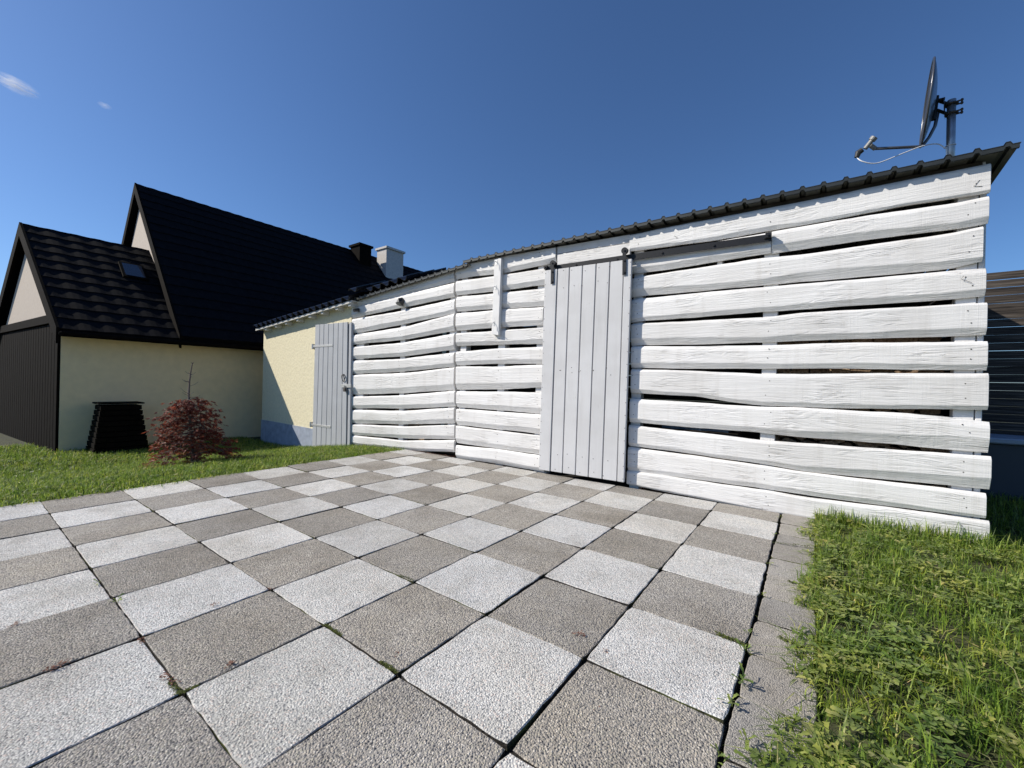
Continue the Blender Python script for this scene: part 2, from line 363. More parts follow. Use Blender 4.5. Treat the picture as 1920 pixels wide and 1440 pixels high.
y = -7.10; kv = [tile_mesh(.222, .288, 900+i, M['kerb'], .12) for i in range(5)]
while y < -.2:
    o = link('kerb_stone', random.choice(kv)); o.location = (gx(-2)+.121+random.gauss(0, .0025), y+.15, -.006+random.gauss(0, .003))
    o.rotation_euler = (random.gauss(0, .012), random.gauss(0, .014), random.gauss(0, .012)+random.choice((0, math.pi))); adopt(o, kerb); y += .2955
box('kerb_bed', gx(-2)+.010, gx(-2)+.236, -7, -.01, -.2, -.022, M['bed'], kerb)

# ------------------------------------------------------------------ white timber shed
shed = empty('timber_shed', (1.3, 1, -.02))
tag(shed, 'long shed clad in wavy white-painted horizontal boards with dark metal roof', 'shed')
def board(rows, seed, th=.048, ct=.016, back=.0, y0=None, wob=.0022, endl=0, endr=0):
    """rows: (u, v_top, v_chamfer, v_bottom) along the board, left to right"""
    r = random.Random(seed); y0 = r.uniform(-.006, .004) if y0 is None else y0; ct = ct*r.uniform(.9, 2.6)
    P = []
    for u, vt, vc, vb in rows:
        x, zt = wall(u, vt); _, zc = wall(u, vc); _, zb = wall(u, vb); P.append((x, zt, zc, zb))
    x0, x1 = P[0][0]+endl, P[-1][0]+endr; n = max(10, int((x1-x0)/.07))
    px_ = [p[0] for p in P]
    ph = [r.uniform(0, 6.28) for _ in range(9)]
    def wv(x, i, a): return a*(math.sin(x*3.1+ph[i])+.6*math.sin(x*7.7+ph[i+1])+.35*math.sin(x*19+ph[i+2]))+r.gauss(0, a*.25)
    V = []; Fc = []
    for i in range(n+1):
        x = lerp(x0, x1, i/n); zt = float(np.interp(x, px_, [p[1] for p in P])); zc = float(np.interp(x, px_, [p[2] for p in P])); zb = float(np.interp(x, px_, [p[3] for p in P]))
        zt += wv(x, 0, wob); zc += wv(x, 3, wob*1.7); zb += wv(x, 6, wob)
        zc = min(max(zc, zb+.012), zt-.04); tc = ct*(1+.35*math.sin(x*2.3+ph[1])); yy = y0+.0015*math.sin(x*4+ph[2])
        cd = min(.036, .50*(zc-zb)+.004)
        V += [(x, yy+th, zb+.004), (x, yy+cd, zb), (x, yy+.001, zc), (x, yy, zc+.006), (x, yy, zt-tc), (x, yy+.0045, zt-tc*.55), (x, yy+.019, zt), (x, yy+th, zt-.002)]
    k = 8
    for i in range(n):
        for j in range(k): Fc.append((i*k+j, (i+1)*k+j, (i+1)*k+(j+1) % k, i*k+(j+1) % k))
    Fc += [tuple(range(k)), tuple(n*k+j for j in range(k))]
    o = mk('board', V, Fc, M['white'], shed)
    bevel_me(o.data, .002, 1, 1.2)
    for xn in NAILX:                          # two nails where the board crosses a post
        if x0+.02 < xn < x1-.02:
            zt = float(np.interp(xn, px_, [p[1] for p in P])); zc = float(np.interp(xn, px_, [p[2] for p in P]))
            for f_ in (.25, .72):
                zz = lerp(zc, zt, f_)+r.uniform(-.012, .012); xx = xn+r.uniform(-.025, .025)
                NAILS.tube([(xx, y0-.0022, zz), (xx, y0+.004, zz)], .0042, 7)
    return o
NAILS = MB(); NAILX = [wall(u, 700)[0] for u in (667, 748, 842, 862, 934, 1010, 1190, 1441, 1813)]
# right panel, from the door to the corner
RB = [
 [(1181, 440, 466, 471), (1338, 409, 445, 450), (1456, 386, 423, 429), (1500, 377, 417, 423), (1680, 341, 385, 388.5), (1859, 305, 356, 359)],
 [(1181, 478, 504, 513), (1261, 465, 493, 503), (1338, 453, 481, 490), (1446.5, 434, 464, 474)],
 [(1447.6, 434, 463, 475), (1500, 424.4, 452, 466.7), (1600, 408, 437, 452), (1785, 380, 418, 429.3), (1856, 366, 405, 417)],
 [(1183, 522, 545, 557), (1202, 518, 541.7, 554), (1429, 483, 523.6, 534.7), (1500, 476, 511.9, 527.3), (1538, 470.8, 506.9, 525), (1785, 436, 489, 501.7), (1846, 423, 480, 488.5)],
 [(1183, 562, 597, 605), (1200, 559.7, 595.8, 602), (1429, 537.5, 576.4, 584.7), (1500, 531.4, 568.7, 580.4), (1785, 507.5, 548, 560), (1851, 502, 542.5, 554)],
 [(1183, 608, 636, 648), (1200, 607, 634.7, 647), (1429, 594.4, 632, 643), (1500, 585.7, 627, 639), (1853, 567.3, 615.4, 627)],
 [(1183, 650, 682, 690), (1300, 649, 679, 691), (1429, 647, 682, 691.7), (1538, 644, 682, 691.7), (1854, 640, 684, 694)],
 [(1183, 693, 729, 737), (1310, 695.5, 737.5, 744.5), (1370, 698, 748, 754), (1429, 701, 754, 760), (1538, 701, 757.5, 765), (1855, 699.8, 761, 769.8)],
 [(1181, 748, 785, 792), (1429, 762.5, 802.5, 812.5), (1500, 764, 809, 821), (1700, 776, 815, 836), (1790, 784, 818, 845), (1857, 791.7, 823.7, 850)],
 [(1179, 797, 830, 836), (1429, 826, 862.5, 870), (1500, 831, 873, 883.5), (1650, 841, 884, 900), (1860, 857, 896.7, 920)],
 [(1177, 839, 875, 883), (1429, 872.5, 908.8, 917.5), (1500, 884.4, 920, 928.8), (1851, 927, 966.7, 973)],
 [(1175, 883, 906, 908), (1429, 919, 956, 960), (1500, 931.7, 968, 972), (1857, 978, 1025, 1028)]]
# middle panel, from the butt joint to behind the door
MB_ = [((854, 490), (924, 486), 517, 524, (1042, 463), 483, 491)]
def two(ul, l, ur, r_, mid=0):
    (lt, lb), (rt, rb) = l, r_
    c = lambda a, b: b-min(11, (b-a)*.27)
    um = (ul+ur)/2; mt = (lt+rt)/2+mid; mb = (lb+rb)/2+mid*.7
    return [(ul, lt, c(lt, lb), lb), (um, mt, c(mt, mb), mb), (ur, rt, c(rt, rb), rb)]
MP = [((492, 524), (463, 491)), ((527.6, 553.7), (501.6, 532.8)), ((557, 584), (539.8, 572.8)), ((588, 619.7), (576, 610)), ((624.9, 649), (614, 644)),
      ((659.6, 685.6), (651, 682)), ((687, 730.8), (684, 727)), ((734, 763.8), (736, 777)), ((767, 796.7), (777.6, 815.8)), ((798.5, 831.5), (817.6, 854)), ((835, 860), (856, 886))]
LP = [((566, 577), (505, 527.7)), ((577.5, 597), (530, 556)), ((599, 626), (560.6, 586.9)), ((629, 646.7), (588, 620.4)), ((651, 674), (624.8, 655.4)), ((677, 701.5), (661, 687.5)),
      ((703.5, 740), (689, 731)), ((744, 766), (732.7, 763)), ((769, 794), (764.8, 794)), ((796, 815.8), (797, 824.6)), ((817, 834), (826, 849))]
for i, rows in enumerate(RB): board(rows, 100+i)
board([(854.6, 505, 516.5, 524), (877, 500, 511.5, 519.5), (881, 492.5, 511, 518.7), (941, 480, 504, 512), (1042.5, 463, 483, 491)], 200)
for i, (l, r_) in enumerate(MP[1:], 1): board(two(854.6, l, 1043 if i == 0 else 1019+7*(i < 3), r_, random.uniform(-2.5, 2.5)), 200+i, endl=random.uniform(-.004, .012))
for i, (l, r_) in enumerate(LP): board(two(658.5, l, 852.6, r_, (3.5 if i > 2 else 0)+random.uniform(-2, 2)), 300+i, endl=random.uniform(-.02, .02), endr=random.uniform(-.02, 0), ct=.02)
tag(NAILS.build('nail_heads', M['rust'], shed), kind='stuff')
# header boards over the door
def wq(pts, y): return [wall(u, v, y) for u, v in pts]
slab('header_board', wq([(1045, 476), (1181, 455), (1181, 440), (1045, 463)], .012), .012, .05, M['white'], shed, .002)
slab('header_board', wq([(1045, 506), (1181, 490), (1181, 456), (1045, 477)], .004), .004, .05, M['white'], shed, .002)
# posts behind the boards
def post(u0, u1, z0=-.03, z1=2.72, vv=700, y0=.058, y1=.16, m='white_v'):
    x0 = wall(u0, vv)[0]; x1 = wall(u1, vv)[0]; return box('post', x0, x1, y0, y1, z0, z1, M[m], shed, .004)
post(1427, 1455); post(1793, 1833); post(1836, 1849, y0=.062); post(1181, 1199); post(1000, 1024); post(928, 941); post(857, 868, z0=.2); post(836, 849, z0=.25); post(744, 753, -.1, 2.6); post(662, 676, -.15, 2.5); post(1338, 1348, z0=2.2)
# side wall, back wall and inner dark lining
for k in range(13): box('side_board', 5.095, 5.118, .165, 2.25, .02+k*.2, .02+k*.2+.17, M['weathered'], shed, .003)
for k in range(14): box('back_board', -2.5, 5.1, 2.26, 2.285, -.05+k*.187, -.05+k*.187+.18, M['inner_wood'], shed)
box('side_wall', -2.645, -2.61, .07, 2.25, -.2, 2.45, M['inner_wood'], shed)
box('floor', -2.55, 5.08, .06, 2.3, -.08, -.035, M['soil'], shed)
# roof: trapezoid sheet with narrow ribs every 143 mm
def rib_sheet(name, x0, x1, zf, yf, yb, drop, ribs, parent, th=.004, rh=.02, overshoot=None):
    prof = []; x = x0
    prof.append((x0, 0))
    for rx in ribs:
        if x0+.03 < rx < x1-.03: prof += [(rx-.022, 0), (rx-.011, rh), (rx+.011, rh), (rx+.022, 0)]
    prof.append((x1, 0)); V = []; n = len(prof)
    for yy, dz in ((yf, 0), (yb, -drop)):
        for t_ in (0, -th):
            V += [(px_, yy, zf(px_)+h+dz+t_) for px_, h in prof]
    Fc = []
    for i in range(n-1):
        Fc += [(i, i+1, 2*n+i+1, 2*n+i), (n+i, 3*n+i, 3*n+i+1, n+i+1), (i, n+i, n+i+1, i+1), (2*n+i, 2*n+i+1, 3*n+i+1, 3*n+i)]
    Fc += [(0, 2*n, 3*n, n), (n-1, 2*n-1, 4*n-1, 3*n-1)]
    o = mk(name, V, Fc, M['roof_metal'], parent); o.data.materials.append(M['roof_back'])
    for p in o.data.polygons:
        if p.normal.z < -.5: p.material_index = 1
    return o
roof = rib_sheet('roof', .14, 5.23, lambda x: 2.776, -.085, 2.45, .24, [4.312+.1432*k for k in range(-30, 8)], shed)
def drip(x0, x1, zf, yf, ribs, parent, rh=.02, hh=.027, th=.02):
    prof = [(x0, 0)]
    for rx in ribs:
        if x0+.03 < rx < x1-.03: prof += [(rx-.020, 0), (rx-.010, rh), (rx+.010, rh), (rx+.020, 0)]
    prof.append((x1, 0)); n = len(prof); V = []
    for yy in (yf, yf+th):
        V += [(x, yy, zf(x)+h-.006) for x, h in prof]+[(x, yy, zf(x)+h-.006-hh) for x, h in prof]
    Fc = []
    for i in range(n-1): Fc += [(i, n+i, n+i+1, i+1), (2*n+i, 2*n+i+1, 3*n+i+1, 3*n+i), (i, i+1, 2*n+i+1, 2*n+i), (n+i, 3*n+i, 3*n+i+1, n+i+1)]
    Fc += [(0, 2*n, 3*n, n), (n-1, 2*n-1, 4*n-1, 3*n-1)]
    return mk('drip_edge', V, Fc, M['roof_metal'], parent)
RIBS = [4.312+.1432*k for k in range(-30, 8)]
drip(.15, 5.225, lambda x: 2.776, -.082, RIBS, roof)
for k in range(4): box('purlin', .02, 5.085, .05+k*.7, .12+k*.7, 2.765-.0947*(.05+k*.7)-.085, 2.765-.0947*(.05+k*.7)-.012, M['inner_wood'], roof)
xl, zl = wall(664, 561, -.07); xr, zr = wall(876, 495, -.07)
lz = lambda x: lerp(zl, zr, (x-xl)/(xr-xl))
roof2 = rib_sheet('roof', xl-.06, xr+.02, lz, -.085, 2.4, .24, [xl+.05+.143*k for k in range(22)], shed, rh=.018)
drip(xl-.05, xr+.01, lz, -.081, [xl+.05+.143*k for k in range(22)], roof2, .018)
slab('fascia_board', [(xl, lz(xl)-.12), (xr-.16, lz(xr-.16)-.12), (xr-.16, lz(xr-.16)-.03), (xl, lz(xl)-.03)], .05, .075, M['white'], shed)
slab('fascia_board', [(.2, 2.66), (5.1, 2.66), (5.1, 2.742), (.2, 2.742)], .051, .056, M['white'], shed)

# sliding door
YD = -.072
door = empty('door', (2, YD, .02)); adopt(door, shed); tag(door, 'light grey sliding plank door hanging on black rail')
top_u = [1021.5, 1045.7, 1068, 1092.5, 1118, 1144, 1170, 1186]; bot_u = [1010, 1031.8, 1054.4, 1078.7, 1103, 1129, 1156.8, 1171]
topv = lambda u: lerp(508, 485.5, (u-1021)/165); botv = lambda u: lerp(880.5, 905, (u-1010)/161)
for i in range(7):
    bl = wall(bot_u[i], botv(bot_u[i]), YD); br = wall(bot_u[i+1], botv(bot_u[i+1]), YD); tl = wall(top_u[i], topv(top_u[i]), YD); tr = wall(top_u[i+1], topv(top_u[i+1]), YD)
    g = .0055
    o = slab('plank', [(bl[0]+g, bl[1]), (br[0]-g, br[1]), (tr[0]-g, tr[1]), (tl[0]+g, tl[1])], YD-(.006 if i in (0, 6) else 0)+random.uniform(-.001, .001), YD+.028, M['door'], door)
    bevel_me(o.data, .004)
bl = wall(bot_u[0], botv(1010), YD); br = wall(bot_u[7], botv(1171), YD); tl = wall(top_u[0], topv(1021), YD); tr = wall(top_u[7], topv(1186), YD)
for za, zb in ((.06, .13), (.46, .53), (.88, .94)):
    q = [(lerp(bl[0], tl[0], za)+.015, lerp(bl[1], tl[1], za)), (lerp(br[0], tr[0], za)-.015, lerp(br[1], tr[1], za)), (lerp(br[0], tr[0], zb)-.015, lerp(br[1], tr[1], zb)), (lerp(bl[0], tl[0], zb)+.015, lerp(bl[1], tl[1], zb))]
    slab('batten', q, YD+.0285, YD+.046, M['door'], door)
slab('backing', [(bl[0]+.01, bl[1]+.01), (br[0]-.01, br[1]+.01), (tr[0]-.01, tr[1]-.01), (tl[0]+.01, tl[1]-.01)], YD+.0215, YD+.0275, M['door2'], door)
nl = MB()
for t_ in [i/17 for i in range(18)]:
    for s_ in (.018, .985):
        x = lerp(lerp(bl[0], br[0], s_), lerp(tl[0], tr[0], s_), t_*.97+.015); z = lerp(lerp(bl[1], br[1], s_), lerp(tl[1], tr[1], s_), t_*.97+.015)
        nl.tube([(x, YD-.0075, z), (x, YD-.004, z)], .0048, 8)
for zf_ in (.025, .095, .49, .505, .915, .985):
    for i in range(7):
        s_ = (i+.5)/7+random.uniform(-.04, .04); t_ = zf_+random.uniform(-.012, .012)
        x = lerp(lerp(bl[0], br[0], s_), lerp(tl[0], tr[0], s_), t_); z = lerp(lerp(bl[1], br[1], s_), lerp(tl[1], tr[1], s_), t_)
        nl.tube([(x, YD-.0022, z), (x, YD+.002, z)], .0048, 8)
tag(nl.build('nail_heads', M['rust'], door), kind='stuff')
# rail with hangers
YR = -.040
rail = empty('rail', (2.9, YR, 2.5)); adopt(rail, shed); tag(rail, 'black steel sliding door rail with bolts')
def rc(u): return np.interp(u, [1020, 1177, 1243, 1338, 1447], [505.5, 481, 471.5, 458, 445])
pa = wall(1022, rc(1022), YR); pb = wall(1447, rc(1447), YR)
h_ = .032
slab('bar', [(pa[0], pa[1]-h_), (pb[0], pb[1]-h_), (pb[0], pb[1]+h_), (pa[0], pa[1]+h_)], YR, YR+.007, M['black_metal'], rail, .001)
zr_ = lambda x: lerp(pa[1], pb[1], (x-pa[0])/(pb[0]-pa[0]))
for u in (1080, 1157, 1241.5, 1338.5, 1434):
    x, _ = wall(u, rc(u), YR); b_ = MB(); b_.tube([(x, YR-.010, zr_(x)), (x, YR, zr_(x))], .011, 6); b_.tube([(x, YR, zr_(x)), (x, 0.0, zr_(x))], .009, 10)
    b_.build('bolt', M['black_metal'], rail)
for u in (1024.5, 1441):
    x, _ = wall(u, rc(u), YR); b_ = MB(); b_.box(x-.022, x+.022, YR-.028, YR+.022, zr_(x)-.006, zr_(x)+.036); b_.tube([(x, YR-.040, zr_(x)+.014), (x, YR-.027, zr_(x)+.014)], .009, 6)
    b_.build('end_stop', M['black_metal'], rail, bev=.002)
for ua, va, ub, vb in ((1033.5, 492, 1031, 533), (1168.5, 468, 1166, 516)):
    y_ = YD-.016; xa, za = wall(ua+2.5, va, y_); xb, zb = wall(ub+4.5, vb, y_); w = .020
    hang = slab('hanger', [(xb-w, zb), (xb+w, zb), (xa+w, za), (xa-w, za)], y_-.005, y_, M['black_metal'], door, .001)
    wh = MB(); wh.tube([(xa, y_-.0055, za-.012), (xa, y_+.03, za-.012)], .034, 24); wh.tube([(xa, y_-.016, za-.012), (xa, y_-.0055, za-.012)], .010, 6); wh.build('roller', M['black_metal'], hang)
    for f_ in (.44, .9):
        x = lerp(xa, xb, f_); z = lerp(za, zb, f_); bb = MB(); bb.tube([(x, y_-.014, z), (x, y_-.005, z)], .010, 6); bb.tube([(x, y_, z), (x, YD, z)], .008, 8); bb.build('bolt', M['black_metal'], hang)
# upright hook board on the middle panel
q = wq([(921.5, 627), (934.5, 629), (940, 484), (927, 486)], -.055)
hb = slab('hook_board', q, -.055, -.004, M['white_v'], shed, .003)
for t_ in (.93, .6, .12):
    x = lerp((q[0][0]+q[1][0])/2, (q[2][0]+q[3][0])/2, t_)-.02; z = lerp(q[0][1], q[2][1], t_)
    k = MB(); k.tube([(x, -.05, z+.03), (x, -.085, z+.03), (x, -.098, z+.012), (x-.004, -.098, z-.022), (x, -.118, z-.034), (x, -.135, z-.02)], .0045, 6); k.box(x-.012, x+.012, -.0585, -.0548, z-.01, z+.05)
    k.build('hook', M['galv_dull'], hb)
hb.name = 'hook_board'
x, z = wall(1862-9, 330, -.002)
for (ua, va, ub, vb, uc, vc) in ((1838, 337, 1826, 349, 1843, 349), (1808, 517, 1802, 523, 1823, 530), (1264, 442, 1270, 446, 1268, 448)):
    k = MB(); pts = [(*wall(a, b, -.012),) for a, b in ((ua, va), (ub, vb), (uc, vc))]
    k.tube([(px_, -.010 if i == 1 else -.006, pz) for i, (px_, pz) in enumerate(pts)], .0016, 5); k.build('bent_wire', M['rust'], shed)

# ------------------------------------------------------------------ firewood seen through the gaps
def log_mesh(seed):
    r = random.Random(seed); n = 7; ang = sorted(r.uniform(0, 6.28) for _ in range(n)); ang = [2*math.pi*i/n+r.uniform(-.25, .25) for i in range(n)]
    rad = [r.uniform(.058, .088) for _ in range(n)]
    V = []; 
    for y in (-.16, .16):
        V += [(rad[i]*math.cos(ang[i])*r.uniform(.93, 1.05), y+r.uniform(-.008, .008), rad[i]*math.sin(ang[i])*r.uniform(.93, 1.05)) for i in range(n)]
    me = bpy.data.meshes.new('firewood_log'); me.from_pydata(V, [], [tuple(range(n)), tuple(range(2*n-1, n-1, -1))]+[(i, n+i, n+(i+1) % n, (i+1) % n) for i in range(n)])
    fix_normals(me); me.materials.append(M['log']); return me
logs = [log_mesh(i) for i in range(7)]
for row in range(13):
    for c in range(9):
        x = 3.83+c*.138+(.069 if row % 2 else 0)
        if x > 4.97 or (row == 12 and c % 3 == 1): continue
        o = link('firewood_log', random.choice(logs)); o.location = (x, .36+random.uniform(-.02, .03), .04+row*.132); o.rotation_euler = (0, random.uniform(0, 6.28), random.uniform(-.06, .06))
        tag(o, 'split firewood log stacked behind the white boards near the right corner', 'firewood', 'firewood stacked behind the boards')
for row in range(5):
    for c in range(5):
        x = -1.55+c*.138+(.069 if row % 2 else 0); o = link('firewood_log', random.choice(logs)); o.location = (x, .36, .02+row*.132+.0); o.rotation_euler = (0, random.uniform(0, 6.28), random.uniform(-.06, .06))
        tag(o, 'split firewood log behind the left-hand boards of the white shed', 'firewood', 'firewood behind the left boards')
def crumple(name, cx, cy, cz, sx, sz, m, label, cat):
    n = 14; V = []
    for i in range(n):
        for j in range(n):
            a = i/(n-1)-.5; b = j/(n-1)-.5
            V.append((cx+a*sx, cy+b*.35+random.uniform(-.02, .02), cz+sz*(1-3.2*b*b)*(1-1.6*a*a)+random.uniform(-.03, .03)))
    k = len(V); V += [(x, y, cz-.1+.0*z) for x, y, z in V[:k]]
    Fc = [(i*n+j, (i+1)*n+j, (i+1)*n+j+1, i*n+j+1) for i in range(n-1) for j in range(n-1)]
    Fc += [(k+i*n+j, k+i*n+j+1, k+(i+1)*n+j+1, k+(i+1)*n+j) for i in range(n-1) for j in range(n-1)]
    for i in range(n-1):
        for e0, e1 in ((i*n, (i+1)*n), ((i+1)*n+n-1, i*n+n-1), (i+1, i), ((n-1)*n+i, (n-1)*n+i+1)): Fc.append((e0, e1, k+e1, k+e0))
    tag(mk(name, V, Fc, m), label, cat)
shelf = tag(empty('wooden_crate', (3.1, .5, -.03)), 'dark wooden crate inside the shed beside the sliding door', 'crate')
for k in range(3):
    box('slat', 2.72, 3.52, .26, .28, .0+k*.21, .17+k*.21, M['inner_wood'], shelf); box('slat', 2.72, 3.52, .74, .76, .0+k*.21, .17+k*.21, M['inner_wood'], shelf)
for x in (2.74, 3.48): box('side', x-.01, x+.01, .281, .739, -.03, .6, M['inner_wood'], shelf)
box('top', 2.70, 3.54, .25, .77, .601, .625, M['inner_wood'], shelf)
crumple('plastic_sheet', 3.12, .5, .73, .66, .12, M['tarp'], 'crumpled blue plastic sheet inside the shed beside the sliding door', 'plastic sheet')

# ------------------------------------------------------------------ lamps on the left panel
x, z = wall(750, 566, -.03)
lp = tag(empty('wall_lamp', (x, 0, z)), 'small dark angular solar lamp on the left part of the white boards', 'lamp')
hx, hz = .085, .07
V = [(x-hx, -.006, z+.01), (x+hx*.3, -.006, z+hz), (x+hx, -.006, z+.02), (x+hx*.7, -.006, z-hz), (x-hx*.6, -.006, z-hz*.8), (x-.02, -.095, z-.03), (x+.05, -.09, z-.02), (x+.02, -.08, z+.045)]
mk('housing', V, [(0, 4, 3, 2, 1), (0, 1, 7), (1, 2, 6, 7), (2, 3, 6), (3, 4, 5, 6), (4, 0, 5), (0, 7, 5), (5, 7, 6)], M['plastic_dark'], lp)
mk('diffuser', [(x-.03, -.0985, z-.026), (x+.045, -.0945, z-.016), (x+.06, -.05, z-.055), (x-.035, -.056, z-.055)], [(0, 1, 2, 3)], M['plastic_grey'], lp)
x, z = wall(668, 581, -.06)
lq = tag(empty('wall_camera', (x, 0, z)), 'tiny dark fixture at the upper left corner of the white boards', 'camera')
k = MB(); k.box(x-.02, x+.02, -.03, -.004, z-.03, z+.03); k.build('bracket', M['plastic_dark'], lq, bev=.004)
k = MB(); k.tube([(x, -.03, z), (x-.01, -.1, z-.02)], .03, 12); k.build('body', M['plastic_dark'], lq)

# ------------------------------------------------------------------ satellite dish on the roof
dish = tag(empty('satellite_dish', (4.975, .35, 2.74)), 'dark satellite dish seen edge-on, on a steel mast above the shed roof', 'satellite dish')
mx, my = 4.976, .35
MB().tube([(mx, my, 2.70), (mx, my, 3.40)], .0265, 20).build('mast', M['galv'], dish, True)
view = Vector((mx-CAM[0], my-CAM[1], 0)).normalized(); side = Vector((view.y, -view.x, 0))     # side: to the right in the photo
ptop = at(1749, 119, 1, .30); pbot = at(1728, 271, 1, .30)
cen = (ptop+pbot)/2; upv = (ptop-pbot).normalized(); nrm = (-side*.99-view*.112); nrm = (nrm-upv*nrm.dot(upv)).normalized(); lat = upv.cross(nrm).normalized()
Hh = (ptop-pbot).length/2; Wd = Hh*.93; rings = 9; seg = 40; V = []; Fc = []
for s_ in (0, 1):
    for i in range(rings+1):
        r_ = i/rings
        for j in range(seg):
            w = 2*math.pi*j/seg; p = cen+lat*(Wd*r_*math.cos(w))+upv*(Hh*r_*math.sin(w))+nrm*(.043*(r_*r_-1)+(-.006 if s_ else 0)+(.0 if i < rings else .004))
            V.append(p)
    base = s_*(rings+1)*seg
    for i in range(rings):
        for j in range(seg): Fc.append((base+i*seg+j, base+i*seg+(j+1) % seg, base+(i+1)*seg+(j+1) % seg, base+(i+1)*seg+j))
b2 = (rings+1)*seg
for j in range(seg): Fc.append((rings*seg+j, rings*seg+(j+1) % seg, b2+rings*seg+(j+1) % seg, b2+rings*seg+j))
me = bpy.data.meshes.new('reflector'); oc = cen
me.from_pydata([tuple(Vector(v)-oc) for v in V], [], Fc)
bm = bmesh.new(); bm.from_mesh(me); bmesh.ops.remove_doubles(bm, verts=bm.verts[:], dist=1e-5); bmesh.ops.recalc_face_normals(bm, faces=bm.faces[:]); bm.to_mesh(me); bm.free()
me.polygons.foreach_set('use_smooth', [True]*len(me.polygons)); o = link('reflector', me, M['dish']); o.location = oc; adopt(o, dish)
rim = MB(); rp = [cen+lat*(Wd*math.cos(2*math.pi*j/48))+upv*(Hh*math.sin(2*math.pi*j/48)) for j in range(49)]; rim.tube(rp, .007, 8, False); rim.build('rim', M['dish'], dish, True)
bk = cen-nrm*.05-upv*.03
br_ = MB(); t0 = Vector((mx, my, 3.36))
br_.tube([bk+upv*.075, bk-upv*.11], .016, 8); br_.tube([bk+upv*.04, bk+upv*.04-nrm*.05], .012, 8)
br_.build('back_frame', M['black_metal'], dish)
cl = MB(); a = bk-nrm*.012; c_ = t0+Vector((0, 0, -.04))
d_ = (c_-a); 
for off in (.045, -.045): cl.tube([a+upv*off*.8, Vector((c_.x, c_.y, c_.z+off*.9))], .011, 8)
cl.add(*(lambda p0, p1, hw: ([p0+Vector((0, 0, hw))+view*.03, p1+Vector((0, 0, hw))+view*.03, p1-Vector((0, 0, hw))+view*.03, p0-Vector((0, 0, hw))+view*.03, p0+Vector((0, 0, hw))-view*.03, p1+Vector((0, 0, hw))-view*.03, p1-Vector((0, 0, hw))-view*.03, p0-Vector((0, 0, hw))-view*.03], [(0, 1, 2, 3), (7, 6, 5, 4), (0, 4, 5, 1), (1, 5, 6, 2), (2, 6, 7, 3), (3, 7, 4, 0)]))(a+side*.035, c_-side*.035, .05))
cl.build('tilt_bracket', M['black_metal'], dish)
ub = MB()
for dz in (.02, -.055):
    zc_ = 3.345+dz
    ub.tube([(mx+.033*math.cos(w), my+.033*math.sin(w), zc_) for w in [2*math.pi*i/16 for i in range(17)]], .008, 6, False)
    for w in (.5, -.5): p = Vector((mx, my, zc_))+side*.03+view*.05*w; ub.tube([p-side*.06, p+side*.035], .006, 6); ub.tube([p+side*.02, p+side*.032], .011, 6)
ub.build('mast_clamp', M['rust'], dish)
lnb = at(1628, 272, 1, .10); elbow = at(1727, 274, 1, .28)
arm = MB(); arm.tube([bk-upv*.06-nrm*.02, bk-upv*.16-nrm*.015, bk-upv*.24+nrm*.01, elbow-nrm*.01, elbow+Vector((-.02, -.01, -.004)), lerp(elbow, lnb, .9)+Vector((0, 0, -.03))], .0115, 8); arm.build('feed_arm', M['dish'], dish, True)
e0 = lerp(elbow, lnb, .86)+Vector((0, 0, -.03)); ax_ = (side*.62+Vector((0, 0, .78))).normalized()
hd = MB(); hd.tube([lnb-ax_*.03, lnb+ax_*.035, lnb+ax_*.036, lnb+ax_*.06], [.017, .017, .025, .026], 14); hd.build('feed_horn', M['plastic_grey'], dish)
hd = MB(); hd.tube([lnb-ax_*.03-side*.015, lnb-ax_*.05-side*.03, lnb-ax_*.095-side*.012], [.02, .024, .017], 10); hd.build('converter', M['plastic_dark'], dish)
hd = MB(); hd.tube([e0, lnb-ax_*.01+side*.02], .016, 8); hd.build('feed_clamp', M['plastic_grey'], dish)
def bez(p, n=24):
    p = [Vector(q) for q in p]; o = []
    for i in range(len(p)-1):
        p0 = p[max(i-1, 0)]; p1 = p[i]; p2 = p[i+1]; p3 = p[min(i+2, len(p)-1)]
        for k in range(n):
            t_ = k/n; o.append(.5*((2*p1)+(p2-p0)*t_+(2*p0-5*p1+4*p2-p3)*t_*t_+(3*p1-p0-3*p2+p3)*t_**3))
    return o+[p[-1]]
cp = [lnb-ax_*.095-side*.012, at(1618, 303, 1, .10), at(1645, 306, 1, .13), at(1690, 289, 1, .2), at(1730, 274, 1, .27), at(1758, 270, 1, .30), at(1772, 278, 1, .31), Vector((mx-.028, my-.03, 3.0)), Vector((mx-.028, my-.03, 2.77))]
MB().tube(bez(cp, 8), .0042, 6).build('cable', M['white_cable'], dish, True)
MB().tube([(mx+.0295*math.cos(w), my+.0295*math.sin(w), 3.04+.004*math.sin(w)) for w in [2*math.pi*i/20 for i in range(21)]], .003, 5, False).build('cable_tie', M['white_cable'], dish)

# ------------------------------------------------------------------ cream annex with tiled eave and grey door
ann = tag(empty('cream_annex', (-4.4, 0, -.35)), 'cream rendered annex with black tiled eave and slate blue plinth, left of the white shed', 'building')
slab('wall', [(-6.15, -.45), (-2.66, -.45), (-2.66, wall(655, 572)[1]), (-6.15, wall(494, 618)[1])], .012, 3.2, M['render'], ann)
pz0 = wall(491, 787)[1]; pz1 = wall(584, 802.7)[1]
slab('plinth', [(-6.153, -.46), (-2.655, -.46), (-2.655, pz1-.03), (-6.153, pz0)], -.003, .012-.0005, M['plinth'], ann)
